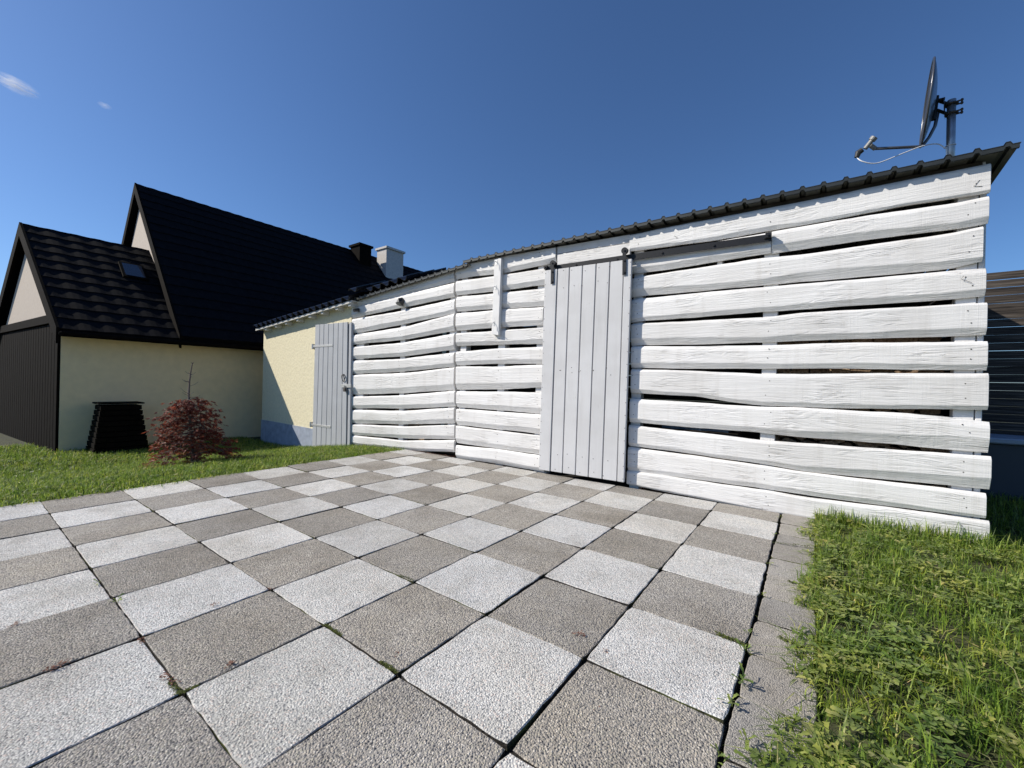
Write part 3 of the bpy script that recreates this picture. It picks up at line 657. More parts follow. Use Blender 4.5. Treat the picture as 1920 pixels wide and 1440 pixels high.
# eave
ex0, ez0 = wall(479, 621, -.14); ex1, ez1 = wall(660, 568, -.14); ex2, ez2 = wall(772, 524, -.1)
EZ = lambda x: lerp(ez0, ez1, (x-ex0)/(ex1-ex0))
roofa = slab('roof', [(ex0, EZ(ex0)+.03), (ex1-.02, EZ(ex1)+.03), (ex1-.02, EZ(ex1)+.05), (ex0, EZ(ex0)+.05)], -.135, .4, M['soffit'], ann)
V = [(ex0, -.12, EZ(ex0)+.055), (-1.0, -.05, EZ(-1.0)+.10), (-1.0, 3.4, EZ(-1)+1.35), (ex0, 3.4, EZ(ex0)+1.35), (ex0, -.12, EZ(ex0)+.06), (-1.0, -.05, EZ(-1)+.11), (-1.0, 3.4, EZ(-1)+1.45), (ex0, 3.4, EZ(ex0)+1.45)]
mk('deck', V, [(0, 1, 2, 3), (4, 7, 6, 5), (0, 4, 5, 1), (1, 5, 6, 2), (2, 6, 7, 3), (3, 7, 4, 0)], M['roof_tile'], roofa)
def pantile():
    n = 12; L_ = .36; w = .245; V = []
    for y in (0, L_):
        for t_ in (0, -.016):
            for i in range(n+1):
                a = i/n; h = .034*math.sin(a*2*math.pi*.98+.35)+(.022 if a > .93 else 0); V.append((a*w, y, h+t_-(.0 if y else .0)))
    m_ = n+1; Fc = []
    for i in range(n): Fc += [(i, i+1, 2*m_+i+1, 2*m_+i), (m_+i, 3*m_+i, 3*m_+i+1, m_+i+1), (i, m_+i, m_+i+1, i+1), (2*m_+i, 2*m_+i+1, 3*m_+i+1, 3*m_+i)]
    Fc += [(0, 2*m_, 3*m_, m_), (n, m_+n, 3*m_+n, 2*m_+n)]
    me = bpy.data.meshes.new('roof_tile'); me.from_pydata(V, [], Fc); fix_normals(me); me.materials.append(M['gloss_tile']); return me
pt = pantile(); pitch = math.atan2(1.3, 3.6); x = ex0-.02; i = 0
while x < -1.15:
    for c in range(3):
        yy = -.185+c*.29*math.cos(pitch)+(.16 if x > ex1 else 0)
        o = link('roof_tile', pt); o.location = (x, yy, EZ(x+.1)+.088+c*.29*math.sin(pitch)+(.11 if x > ex1-.1 else 0)); o.rotation_euler = (pitch+.05, random.uniform(-.02, .02)-math.atan((ez1-ez0)/(ex1-ex0)), random.uniform(-.012, .012)); adopt(o, roofa)
    x += .222
for u in (495, 514, 533, 554, 577, 600, 627, 651):
    x = wall(u, 600, -.15)[0]; z = EZ(x); k = MB(); k.add([(x-.04, -.115, z-.035), (x+.04, -.115, z-.035), (x+.04, -.115, z+.03), (x-.04, -.115, z+.03), (x-.04, .012, z-.055), (x+.04, .012, z-.055), (x+.04, .012, z+.03), (x-.04, .012, z+.03)], [(0, 1, 2, 3), (7, 6, 5, 4), (0, 4, 5, 1), (1, 5, 6, 2), (2, 6, 7, 3), (3, 7, 4, 0)])
    k.build('rafter', M['soffit'], ann)
slab('gutter_board', [(ex0, EZ(ex0)+.006), (ex1-.02, EZ(ex1)+.006), (ex1-.02, EZ(ex1)+.03), (ex0, EZ(ex0)+.03)], -.14, -.118, M['soffit'], ann)
# grey plank door
YG = -.045
gd = empty('door', (-3.3, YG, -.2)); adopt(gd, ann); tag(gd, 'grey vertical plank door with two strap hinges and padlock')
tz = [518, 548, 575, 605, 637, 667, 698, 727]; bz = [497, 523, 555, 587, 619, 651, 685, 716]
for i in range(7):
    def P(u, y): return wall(440+u/3.4286, 460+y/3.4286, YG)
    ty = lambda u: lerp(513, 493, (u-518)/217); by_ = 1305
    q = [P(bz[i], by_), P(bz[i+1], by_), P(tz[i+1], ty(tz[i+1])), P(tz[i], ty(tz[i]))]; g = .006
    slab('plank', [(q[0][0]+g, q[0][1]), (q[1][0]-g, q[1][1]), (q[2][0]-g, q[2][1]), (q[3][0]+g, q[3][1])], YG, YG+.028, M['door2'], gd, .004)
a = P(497, 1305); b_ = P(720, 1305); c_ = P(735, 497); d_ = P(518, 516)
slab('backing', [(a[0]+.02, a[1]+.01), (b_[0]-.02, b_[1]+.01), (c_[0]-.02, c_[1]-.02), (d_[0]+.02, d_[1]-.02)], YG+.02, YG+.055, M['box_dark'], gd)
slab('door_post', [(b_[0]+.004, b_[1]), (b_[0]+.075, b_[1]), (c_[0]+.055, c_[1]), (c_[0]-.005, c_[1])], YG+.01, .0115, M['door2'], ann)
for (x0, y0, x1, y1) in ((505, 651, 632, 644), (492, 1153, 618, 1170)):
    p, q = P(x0, y0), P(x1, y1); h = slab('hinge', [(p[0], p[1]-.02), (q[0], q[1]-.02), (q[0], q[1]+.02), (p[0], p[1]+.02)], YG-.006, YG-.0005, M['galv_dull'], gd, .001)
    k = MB(); k.tube([(p[0]-.01, YG-.004, p[1]-.05), (p[0]-.01, YG-.004, p[1]+.05)], .014, 10); k.box(p[0]-.06, p[0]-.02, YG-.001, .011, p[1]-.05, p[1]+.05); k.build('hinge_pin', M['galv_dull'], h)
hx_, hz_ = P(705, 855); k = MB(); k.tube([(hx_+.035*math.cos(w), YG-.025-.012*math.sin(w), hz_+.06*math.sin(w)) for w in [2*math.pi*i/18 for i in range(19)]], .007, 6, False); k.tube([(hx_, YG, hz_+.06), (hx_, YG-.04, hz_+.06)], .012, 8); k.build('ring_handle', M['rust'], gd)
p, q = P(690, 905), P(745, 905); h = slab('hasp', [(p[0], p[1]-.03), (q[0]+.02, q[1]-.03), (q[0]+.02, q[1]+.03), (p[0], p[1]+.03)], YG-.012, YG-.0005, M['galv_dull'], gd, .001)
k = MB(); xx = (p[0]+q[0])/2; k.box(xx-.035, xx+.03, YG-.04, YG-.014, p[1]-.10, p[1]-.035); k.tube([(xx+.022*math.cos(w), YG-.026, p[1]-.036+.04*math.sin(w)) for w in [math.pi*i/10 for i in range(11)]], .006, 6); k.build('padlock', M['rust'], h, bev=.003)

# ------------------------------------------------------------------ houses on the left
def tiled_roof(name, x_e, z_e, x_r, z_r, y0, y1, m, parent, dx=.33, dy=.3, lift=.016, y0r=None):
    """one roof slope with stepped courses and rolled tiles; eave along Y at x_e, ridge at x_r"""
    L_ = math.hypot(x_r-x_e, z_r-z_e); nc = int(L_/dx); tx, tz_ = (x_r-x_e)/L_, (z_r-z_e)/L_; nx_, nz_ = (-tz_, tx) if tx > 0 else (tz_, -tx)
    if nz_ < 0: nx_, nz_ = -nx_, -nz_
    ny_ = int((y1-y0)/dy)*4; V = []; Fc = []
    for c in range(nc+1):
        for e in ((0, 1) if c < nc else (0,)):
            s_ = (c+e*.999)*L_/nc; hgt = lift*(1-e)
            for j in range(ny_+1):
                ys_ = y0 if y0r is None else lerp(y0, y0r, s_/L_); y = lerp(ys_, y1, j/ny_); h = hgt+.006*math.sin(j*math.pi/2+.6); V.append((x_e+tx*s_+nx_*h, y, z_e+tz_*s_+nz_*h))
    rows = len(V)//(ny_+1); w = ny_+1
    for r_ in range(rows-1):
        for j in range(ny_): Fc.append((r_*w+j, r_*w+j+1, (r_+1)*w+j+1, (r_+1)*w+j))
    k = len(V)   # underside gives the roof its thickness
    V += [(x_e-nx_*.12, y0, z_e-nz_*.12), (x_e-nx_*.12, y1, z_e-nz_*.12), (x_r-nx_*.12, y1, z_r-nz_*.12), (x_r-nx_*.12, y0 if y0r is None else y0r, z_r-nz_*.12)]
    last = (rows-1)*w
    Fc += [(k, k+3, k+2, k+1), (0, k, k+1)+tuple(range(ny_, 0, -1)), tuple([r_*w for r_ in range(rows)])+(k+3, k), tuple([r_*w+ny_ for r_ in range(rows)])+(k+2, k+1)]
    return mk(name, V, Fc, m, parent)
XF = -7.1; XE = -6.68; ZE = 1.865; XR = -9.6; XR2 = -10.5; GZ = -.42
h1 = tag(empty('house', (XF-3, 0, -.35)), 'low house wing at far left with dark tiled roof, pale gable and brown timber front', 'house')
pa1 = at(40, 420, 0, XR); ya, za_ = pa1.y, pa1.z
Y0 = at(112, 760, 0, XF).y
pa2 = at(255, 350, 0, XR2); Y2 = pa2.y; Z2 = (pa2.z+at(640, 460, 0, XR2).z)/2
YE = at(110, 612, 0, XE).y
XB = 2*XR-XF; XEB = 2*XR-XE
yg = lambda x: lerp(YE, ya, (XE-x)/(XE-XR))+.10          # the gable end runs a little out of square
box('wall', XF-.25, XF, Y0, 14, GZ, ZE+.12, M['render_shade'], h1)
zroof = lambda x: ZE+(za_-ZE)*(XE-x)/(XE-XR)
GT = 2.12; nb = 26
def yslab(name, x0, x1, z0, z1, off, th, m, parent, z0b=None, z1b=None):     # upright panel that follows the gable line
    V = [(x0, yg(x0)+off, z0), (x1, yg(x1)+off, z0 if z0b is None else z0b), (x1, yg(x1)+off, z1 if z1b is None else z1b), (x0, yg(x0)+off, z1)]; V += [(a, b+th, c) for a, b, c in V]
    return mk(name, V, [(0, 1, 2, 3), (7, 6, 5, 4), (0, 4, 5, 1), (1, 5, 6, 2), (2, 6, 7, 3), (3, 7, 4, 0)], m, parent)
for i in range(nb):
    x0 = lerp(XF-.02, XB, i/nb); x1 = lerp(XF-.02, XB, (i+1)/nb); yslab('boarding', x0-.012, x1+.012, GZ, GT-.12, -.02, .04, M['dark_wood'], h1)
yslab('wall', XF-.26, XB, GZ, GT-.1, .025, .2, M['dark_wood'], h1)
yslab('tie_beam', XF+.05, XB-.05, GT-.10, GT+.06, -.06, .2, M['dark_wood'], h1)
gi = .55
V = [(XF-gi, GT+.062), (XR, za_-.36), (XB+gi, GT+.062)]; V = [(x, yg(x)+.0, z) for x, z in V]+[(x, yg(x)+.2, z) for x, z in V]
mk('gable', V, [(0, 1, 2), (5, 4, 3), (0, 3, 4, 1), (1, 4, 5, 2), (2, 5, 3, 0)], M['gable'], h1)
tiled_roof('roof', XE, ZE, XR, za_, YE, Y2+.6, M['roof_tile'], h1, y0r=ya)
tiled_roof('roof', XEB, ZE, XR, za_, yg(XEB)-.1, Y2+.6, M['roof_tile'], h1, y0r=ya)
yslab('verge_board', XE, XR, ZE-.26, ZE+.03, -.13, .04, M['dark_wood'], h1, za_-.26, za_+.03); yslab('verge_board', XEB, XR, ZE-.26, ZE+.03, -.13, .04, M['dark_wood'], h1, za_-.26, za_+.03)
box('gutter', XE-.02, XE+.09, YE, 13.9, ZE-.13, ZE-.03, M['dark_wood'], h1, .03)
# roof window
pw = None
n_s = Vector((za_-ZE, 0, XE-XR)).normalized(); t_s = Vector((XR-XE, 0, za_-ZE)).normalized()
for XX in np.linspace(-6.6, -9.5, 120):
    p = at(250, 512, 0, float(XX))
    if pw is None and p.z <= zroof(XX): pw = p
if pw is None: pw = Vector((-8.2, -2.2, 0))
pw = Vector((pw.x, pw.y, zroof(pw.x)))
def lid(name, c, hs, hy, h0, h1_, m, parent):
    V = [c+t_s*a+Vector((0, b, 0))+n_s*h for h in (h0, h1_) for a, b in ((-hs, -hy), (hs, -hy), (hs, hy), (-hs, hy))]
    return mk(name, V, [(0, 1, 2, 3), (7, 6, 5, 4), (0, 4, 5, 1), (1, 5, 6, 2), (2, 6, 7, 3), (3, 7, 4, 0)], m, parent)
rw = lid('roof_window', pw, .32, .22, -.05, .05, M['dark_wood'], h1); lid('pane', pw, .26, .17, .051, .058, M['glass'], rw)
h2 = tag(empty('house', (XR2, 5, -.35)), 'tall house rising behind the low wing with steep dark roof and pale gable peak', 'house')
XB2 = 2*XR2-XF; XEB2 = 2*XR2-XE
yv = Y2+.10
V = [(XF-.6, ZE+.3), (XR2, Z2-.42), (XB2+.6, ZE+.3)]; V = [(x, yv, z) for x, z in V]+[(x, yv+.25, z) for x, z in V]
mk('gable', V, [(0, 1, 2), (5, 4, 3), (0, 3, 4, 1), (1, 4, 5, 2), (2, 5, 3, 0)], M['gable'], h2)
tiled_roof('roof', XE+.03, ZE+.05, XR2, Z2, Y2, 14.3, M['roof_tile'], h2); tiled_roof('roof', XEB2, ZE+.05, XR2, Z2, Y2, 14.3, M['roof_tile'], h2)
box('rear_wall', XB2-.25, XB2, yv, 14, GZ, ZE+.1, M['render_shade'], h2); box('end_wall', XB2+.01, XF-.26, 13.7, 13.95, GZ, ZE+.1, M['render_shade'], h2)
for xe in (XE+.03, XEB2):
    mk('verge_board', [(xe, Y2-.03, ZE-.2), (XR2, Y2-.03, Z2-.25), (XR2, Y2-.03, Z2+.03), (xe, Y2-.03, ZE+.08), (xe, Y2+.01, ZE-.2), (XR2, Y2+.01, Z2-.25), (XR2, Y2+.01, Z2+.03), (xe, Y2+.01, ZE+.08)], [(0, 1, 2, 3), (7, 6, 5, 4), (0, 4, 5, 1), (1, 5, 6, 2), (2, 6, 7, 3), (3, 7, 4, 0)], M['dark_wood'], h2)
def chimney(u0, u1, v, X, m):
    a = at(u0, v, 0, X); b = at(u1, v, 0, X)
    c = box('chimney', X-.3, X+.3, a.y, b.y, 4.0, a.z, M[m], h2); box('cap', X-.36, X+.36, a.y-.05, b.y+.05, a.z+.001, a.z+.08, M[m], c)
chimney(716, 748, 468, -9.9, 'chimney'); chimney(666, 688, 462, -10.2, 'dark_wood')
# dark slatted compost bin behind the maple
cb0 = Vector((-6.5, -1.8, -.35))
cbin = tag(empty('compost_bin', cb0), 'dark slatted wooden compost bin by the house wall, left of the red maple', 'compost bin')
cx0, cx1, cy0, cy1 = -6.98, -6.35, -2.72, -1.95
for k in range(9):
    z0 = -.37+k*.098; e = k*.012
    box('slat', cx0+e, cx1-e, cy0+e, cy0+.022+e, z0, z0+.082, M['dark_wood'], cbin); box('slat', cx0+e, cx1-e, cy1-.022-e, cy1-e, z0, z0+.082, M['dark_wood'], cbin)
    box('slat', cx1-e+.002, cx1+.024-e, cy0+e, cy1-e, z0, z0+.082, M['dark_wood'], cbin); box('slat', cx0-.024+e, cx0+e-.002, cy0+e, cy1-e, z0, z0+.082, M['dark_wood'], cbin)
for x in (cx0+.17, cx1-.17):
    for y in (cy0+.19, cy1-.19): box('corner_post', x-.04, x+.04, y-.04, y+.04, -.4, .48, M['dark_wood'], cbin)
box('lid', cx0+.06, cx1-.06, cy0+.06, cy1-.06, .525, .55, M['dark_wood'], cbin)

# ------------------------------------------------------------------ weathered fence and box at the right
fen = tag(empty('board_fence', (6.5, 2.6, -.03)), 'weathered brown horizontal board fence behind the right end of the shed', 'fence')
YFN = 2.75
fz0 = at(1880, 822, 1, YFN).z; fz1 = at(1880, 509, 1, YFN).z; nbd = 21; ph = (fz1-fz0)/nbd
for k in range(nbd):
    x = 4.6; z = fz0+k*ph
    while x < 10.5:
        L_ = 2.2; o = box('board', x+.004, x+L_-.004, YFN+random.uniform(-.004, .004), YFN+.022, z+(.003 if k > 16 else .0012)+random.uniform(-.0015, .002), z+ph-(.003 if k > 16 else .0012)+random.uniform(-.002, .0015), M['weathered'], fen); x += L_
        o.rotation_euler = (0, random.uniform(-.003, .003), 0)
for x in (4.75, 6.8, 9.0, 10.4): box('post', x-.05, x+.05, YFN+.03, YFN+.13, -.1, fz1-.03, M['weathered'], fen, .005)
sb = tag(empty('storage_box', (6.4, 2.3, -.03)), 'dark slate plastic storage box with pale blue-grey lid below the fence', 'storage box')
zt = at(1880, 826, 1, 2.05).z
box('body', 5.52, 7.4, 2.1, 2.7, -.05, zt-.04, M['box_dark'], sb, .01); box('lid', 5.49, 7.43, 2.05, 2.72, zt-.038, zt+.02, M['box_lid'], sb, .012)

# ------------------------------------------------------------------ red maple
tx_, ty_ = at(356, 866, 2, -.14).x, at(356, 866, 2, -.14).y; tz0 = ground_z(tx_)-.03
mp = tag(empty('maple_tree', (tx_, ty_, tz0)), 'small dark red maple with a bare leader standing on the left lawn', 'tree')
Zs = at(348, 682, 1, ty_).z-tz0
def trunk_pt(t_): return Vector((tx_+.03*math.sin(t_*5)+.015*math.sin(t_*13)-.02*t_, ty_+.025*math.sin(t_*6+1), tz0+t_*Zs))
tr_ = MB(); tr_.tube([trunk_pt(i/26) for i in range(27)], [lerp(.036, .007, min(1, (i/26)**.55)) for i in range(27)], 8); tr_.build('trunk', M['bark'], mp, True, origin=(tx_, ty_, tz0))
brm = MB(); tips = []; rr = random.Random(4)
SC = Zs/1.5
for i in range(46):
    t_ = lerp(.07, .64, (i/45)**1.15); ang = i*2.399+rr.uniform(-.4, .4); p0 = trunk_pt(t_)
    ln = (lerp(.60, .20, ((t_-.07)/.57))*rr.uniform(.66, 1.06))*SC
    d = Vector((math.cos(ang), math.sin(ang), 0)); pts = []
    for k in range(7):
        s_ = k/6; pts.append(p0+d*(ln*s_)+Vector((0, 0, ln*(.46*s_-.66*s_*s_)))+Vector((rr.gauss(0, .008), rr.gauss(0, .008), rr.gauss(0, .006))))
    brm.tube(pts, [lerp(.009, .002, k/6) for k in range(7)], 5)
    for k in range(2, 7):
        tips.append((pts[k], d))
        for _ in range(3):
            sd_ = Vector((-d.y, d.x, 0))*rr.choice((-1, 1))*rr.uniform(.06, .17)*SC+d*rr.uniform(.0, .1); q = pts[k]+sd_+Vector((0, 0, rr.uniform(-.05, .02))); brm.tube([pts[k], (pts[k]+q)/2+Vector((0, 0, .012)), q], [.003, .002, .0012], 4); tips.append((q, (d+sd_.normalized()).normalized())); tips.append(((pts[k]+q)/2, (d+sd_.normalized()).normalized()))
for i in range(14):                                # bare twigs of the leader
    t_ = rr.uniform(.66, .9); ang = rr.uniform(0, 6.28); p0 = trunk_pt(t_); ln = rr.uniform(.06, .16)
    d = Vector((math.cos(ang), math.sin(ang), rr.uniform(.0, .6))); brm.tube([p0, p0+d*ln*.6, p0+d*ln+Vector((0, 0, .02))], [.004, .003, .0015], 4)
for w in range(5): p0 = trunk_pt(1); brm.tube([p0-Vector((0, 0, .01)), p0+Vector((.02*math.cos(w*1.26), .02*math.sin(w*1.26), .02))], [.005, .002], 4)
tag(brm.build('branches', M['bark'], mp, True, origin=(tx_, ty_, tz0)), kind='stuff')
def leaf_cloud(tips, per, size, seed, spread=.05):
    r = random.Random(seed); V = []; T_ = []
    for p, d in tips:
        for _ in range(per):
            c = p+Vector((r.gauss(0, spread), r.gauss(0, spread), r.gauss(0, spread*.4))); f = (d+Vector((r.gauss(0, .5), r.gauss(0, .5), r.uniform(-1.0, -.1)))).normalized()
            s_ = f.cross(Vector((r.gauss(0, .25), r.gauss(0, .25), 1))).normalized(); L_ = size*r.uniform(.65, 1.25)
            up_ = s_.cross(f)
            for a in (-.95, -.5, 0, .5, .95):
                dr = f*math.cos(a)+s_*math.sin(a); ll = L_*(1-.35*abs(a)); wd_ = (s_*math.cos(a)-f*math.sin(a))*ll*.11
                b0 = len(V); m_ = c+dr*ll*.5+up_*ll*.06; V += [c, m_-wd_, c+dr*ll-up_*ll*.12, m_+wd_]; T_ += [(b0, b0+1, b0+2), (b0, b0+2, b0+3)]
    return np.array([tuple(v) for v in V]), np.array(T_)
V, T_ = leaf_cloud([t for i_, t in enumerate(tips) if i_ % 3], 2, .058, 9, .024)
V -= np.array([tx_, ty_, tz0]); V[:, 2] = np.maximum(V[:, 2], .08)
o = link('crown', np_mesh('crown', V, T_, M['maple'])); o.location = (tx_, ty_, tz0); adopt(o, mp)

# ------------------------------------------------------------------ lawns
def blades(P, h, wdt, lean, seed):
    """P: (n,3) roots; each blade is a bent strip of 5 vertices"""
    g = np.random.default_rng(seed); n = len(P); a = g.uniform(0, 6.283, n); hh = g.uniform(h[0], h[1], n)*g.uniform(.6, 1, n); ww = g.uniform(wdt[0], wdt[1], n)
    ln = np.abs(g.normal(0, lean, n))*hh; d = np.c_[np.cos(a), np.sin(a)]; s_ = np.c_[-np.sin(a), np.cos(a)]*ww[:, None]/2
    V = np.zeros((n, 5, 3)); 
    V[:, 0, :2] = P[:, :2]-s_; V[:, 1, :2] = P[:, :2]+s_; m_ = P[:, :2]+d*(ln*.32)[:, None]; V[:, 2, :2] = m_-s_*.8; V[:, 3, :2] = m_+s_*.8; V[:, 4, :2] = P[:, :2]+d*ln[:, None]
    V[:, 0, 2] = V[:, 1, 2] = P[:, 2]-.004; V[:, 2, 2] = V[:, 3, 2] = P[:, 2]+hh*.6; V[:, 4, 2] = P[:, 2]+hh*np.clip(1.02-.28*(ln/hh)**2, .4, 1)
    b = np.arange(n)[:, None]*5
    T_ = np.concatenate([b+np.array([[0, 1, 3]]), b+np.array([[0, 3, 2]]), b+np.array([[2, 3, 4]])]); return V.reshape(-1, 3), T_
def wide_leaves(P, ln, wr, seed, lobes=True, rise=(.1, .9)):
    g = np.random.default_rng(seed); n = len(P); a = g.uniform(0, 6.283, n); L_ = g.uniform(ln[0], ln[1], n); w = L_*g.uniform(wr[0], wr[1], n); up = g.uniform(rise[0], rise[1], n)
    st = np.array([0, .22, .38, .55, .72, .88, 1.0]); pr = np.array([.10, .42, .70, .78, 1.0, .62, .02]) if not lobes else np.array([.12, .5, .34, .86, .62, 1.0, .02])
    d = np.c_[np.cos(a), np.sin(a)]; s_ = np.c_[-np.sin(a), np.cos(a)]; K = len(st); V = np.zeros((n, K, 3, 3)); tw = g.normal(0, .25, n)
    for k in range(K):
        t_ = st[k]; c = P[:, :2]+d*(L_*t_*np.sqrt(np.clip(1-.35*up**2, .2, 1)))[:, None]; z = P[:, 2]+L_*(up*t_-.62*up*t_*t_)+.004
        for j, e in enumerate((-1, 0, 1)):
            jj = 1+g.normal(0, .13, n); V[:, k, j, :2] = c+s_*(e*w*.5*pr[k]*jj)[:, None]; V[:, k, j, 2] = z+abs(e)*w*.12*pr[k]+e*tw*w*.4*pr[k]
    b = np.arange(n)[:, None]*(K*3); F_ = []
    for k in range(K-1):
        for j in range(2):
            i0 = k*3+j; F_ += [b+np.array([[i0, i0+1, i0+4]]), b+np.array([[i0, i0+4, i0+3]])]
    return V.reshape(-1, 3), np.concatenate(F_)
def merge(parts):
    Vs, Ts, k = [], [], 0
    for V, T_ in parts: Vs.append(V); Ts.append(T_+k); k += len(V)
    return np.concatenate(Vs), np.concatenate(Ts)
vz = np.vectorize(ground_z)
def field(n, x0, x1, y0, y1, seed, keep=None, clump=.5):
    g = np.random.default_rng(seed); nb_ = int(n*clump); c = np.c_[g.uniform(x0, x1, nb_//10), g.uniform(y0, y1, nb_//10)]
    p = np.concatenate([np.c_[g.uniform(x0, x1, n-nb_), g.uniform(y0, y1, n-nb_)], c[g.integers(0, len(c), nb_)]+g.normal(0, .02, (nb_, 2))])
    ok = (p[:, 0] > x0) & (p[:, 0] < x1) & (p[:, 1] > y0) & (p[:, 1] < y1)
    if keep is not None: ok &= keep(p)
    p = p[ok]; return np.c_[p, vz(p[:, 0])-.04]
def ragged(v, seed, amp, f=(2.1, 5.3, 13.)):
    r = random.Random(seed); return sum(amp/(i+1)*np.sin(v*f_+r.uniform(0, 6.28)) for i, f_ in enumerate(f))
def left_keep(p):
    e = gx(8)+.05+ragged(p[:, 1], 3, .03)
    inside = p[:, 0] < e
    blocked = (p[:, 1] > -.03) | (p[:, 0] < XF) & (p[:, 1] > Y0-.05-.12*(XF-p[:, 0]))
    bin_ = (p[:, 0] > cx0) & (p[:, 0] < cx1) & (p[:, 1] > cy0) & (p[:, 1] < cy1)
    return inside & ~blocked & ~bin_
PL = [blades(field(95000, -8.6, -.98, -5.2, 0, 21, left_keep), (.05, .115), (.004, .009), .75, 31),
      blades(field(26000, -4.2, -.98, -5.0, 0, 22, left_keep), (.05, .12), (.004, .008), .9, 32),
      blades(field(8000, -14, -1.2, -14, -5.2, 23), (.06, .12), (.008, .014), .7, 33)]
tag(link('lawn_grass', np_mesh('lawn_grass', *merge(PL), M['grass'])), 'short green lawn grass left of the paving around the maple', 'grass', kind='stuff')
WL = [wide_leaves(field(8000, -6.5, -1.02, -5, -.05, 24, left_keep, .7)+np.array([0, 0, .035]), (.03, .07), (.3, .5), 34)]
tag(link('lawn_weeds', np_mesh('lawn_weeds', *merge(WL), M['weed'])), 'broad-leaved weeds and clover in the left lawn', 'weeds', kind='stuff')
KX = gx(-2)+.232
def right_edge(y): return KX-.004+ragged(y, 8, .024)-.15*np.exp(-((y+2.95)/.3)**2)-.07*np.exp(-((y+2.2)/.12)**2)-.04*np.exp(-((y+1.5)/.1)**2)
def right_keep(p): return (p[:, 0] > right_edge(p[:, 1])) & ((p[:, 1] < -.01) | (p[:, 0] > 5.2))
def patch(p, seed, lo, f=1.0):
    r = random.Random(seed); v = np.zeros(len(p))
    for k in range(9):
        a = r.uniform(0, 6.28); w = r.uniform(5, 26)*f; v += np.sin((p[:, 0]*math.cos(a)+p[:, 1]*math.sin(a))*w+r.uniform(0, 6.28))/(1+.05*w)
    return v > lo
def right_grass(p): return right_keep(p) & (patch(p, 71, -1.1) | (np.random.default_rng(1).random(len(p)) < .25))
def right_leaf(p): return right_keep(p) & patch(p, 72, -.35)
def right_clover(p): return right_keep(p) & patch(p, 73, -.1)
def right_tuft(p): return right_keep(p) & patch(p, 74, .9)
def over_edge(p): return (p[:, 0] > right_edge(p[:, 1])-.03-.055*np.clip(np.sin(p[:, 1]*9.3)+.6*np.sin(p[:, 1]*23), 0, 2)) & (p[:, 1] < -.02) & patch(p, 75, -.2, 1.5)
PR = [blades(field(46000, 4.0, 6.3, -3.9, -.01, 41, right_grass), (.04, .11), (.0025, .0055), 1.15, 51),
      blades(field(5000, 4.0, 6.3, -3.9, -.01, 401, right_tuft, .8), (.07, .14), (.0025, .005), .9, 501),
      blades(field(6500, 3.97, 4.30, -3.9, -.02, 402, over_edge, .8)+np.array([0, 0, .02]), (.03, .08), (.0025, .005), 1.5, 502),
      blades(field(1500, 4.0, 5.4, -3.9, -.02, 47, right_keep, .9), (.12, .2), (.003, .006), .8, 57),
      blades(field(9000, 5.18, 7.2, -.05, 2.1, 42, right_keep), (.06, .14), (.004, .007), .8, 52),
      blades(field(900, 4.15, 5.16, -.10, -.008, 44, right_keep), (.10, .20), (.003, .006), .6, 54),
      blades(field(12000, 6.3, 11, -6, 2.4, 43), (.05, .11), (.006, .012), .7, 53)]
tag(link('lawn_grass', np_mesh('lawn_grass', *merge(PR), M['grass'])), 'long tufted grass right of the paving in front of the shed corner', 'grass', kind='stuff')
WR = [wide_leaves(field(10000, 4.0, 6.0, -3.9, -.06, 45, right_leaf, .75)+np.array([0, 0, .045]), (.02, .048), (.3, .5), 55),
      wide_leaves(field(8500, 4.0, 6.0, -3.9, -.06, 46, right_clover, .8)+np.array([0, 0, .055]), (.014, .028), (.6, .95), 56, False, (.0, .5)),
      wide_leaves(field(420, 4.0, 5.4, -3.9, -.6, 48, right_keep, .8)+np.array([0, 0, .05]), (.045, .075), (.24, .36), 58, True, (.3, 1.0)),
      wide_leaves(field(2600, 3.97, 4.28, -3.9, -.05, 49, over_edge, .8)+np.array([0, 0, .045]), (.02, .05), (.3, .5), 59)]
tag(link('lawn_weeds', np_mesh('lawn_weeds', *merge(WR), M['weed'])), 'broad-leaved weeds and clover in the lawn right of the paving', 'weeds', kind='stuff')

# ------------------------------------------------------------------ weeds in the joints, moss and leaf bits
def weed_leaf(seed, L_, wr, up):
    V, T_ = wide_leaves(np.zeros((1, 3)), (L_, L_*1.01), (wr, wr*1.01), seed, True, (up, up+.01))
    d = V.reshape(7, 3, 3)[-1, 1, :2]; a = -math.atan2(d[1], d[0]); c, s_ = math.cos(a), math.sin(a)
    V = np.c_[V[:, 0]*c-V[:, 1]*s_, V[:, 0]*s_+V[:, 1]*c, V[:, 2]]
    return np_mesh('leaf', V, T_, M['weed'])
WLV = [weed_leaf(60+i, l, w_, u_) for i, (l, w_, u_) in enumerate(((.05, .34, .5), (.065, .3, .7), (.04, .42, .35), (.08, .26, .8)))]
def weed(u, v, n, sc, label):
    p = at(u, v, 2, -.004); w = tag(empty('joint_weed', p), label, 'weed', 'weeds growing in the paving joints')
    for i in range(n):
        o = link('leaf', random.choice(WLV)); o.location = p+Vector((random.gauss(0, .006), random.gauss(0, .006), random.uniform(0, .014))); s_ = sc*random.uniform(.35, .68); o.scale = (s_, s_, s_)
        o.rotation_euler = (random.gauss(0, .15), random.uniform(-.5, .1), i*2.4+random.uniform(-.4, .4)); adopt(o, w)
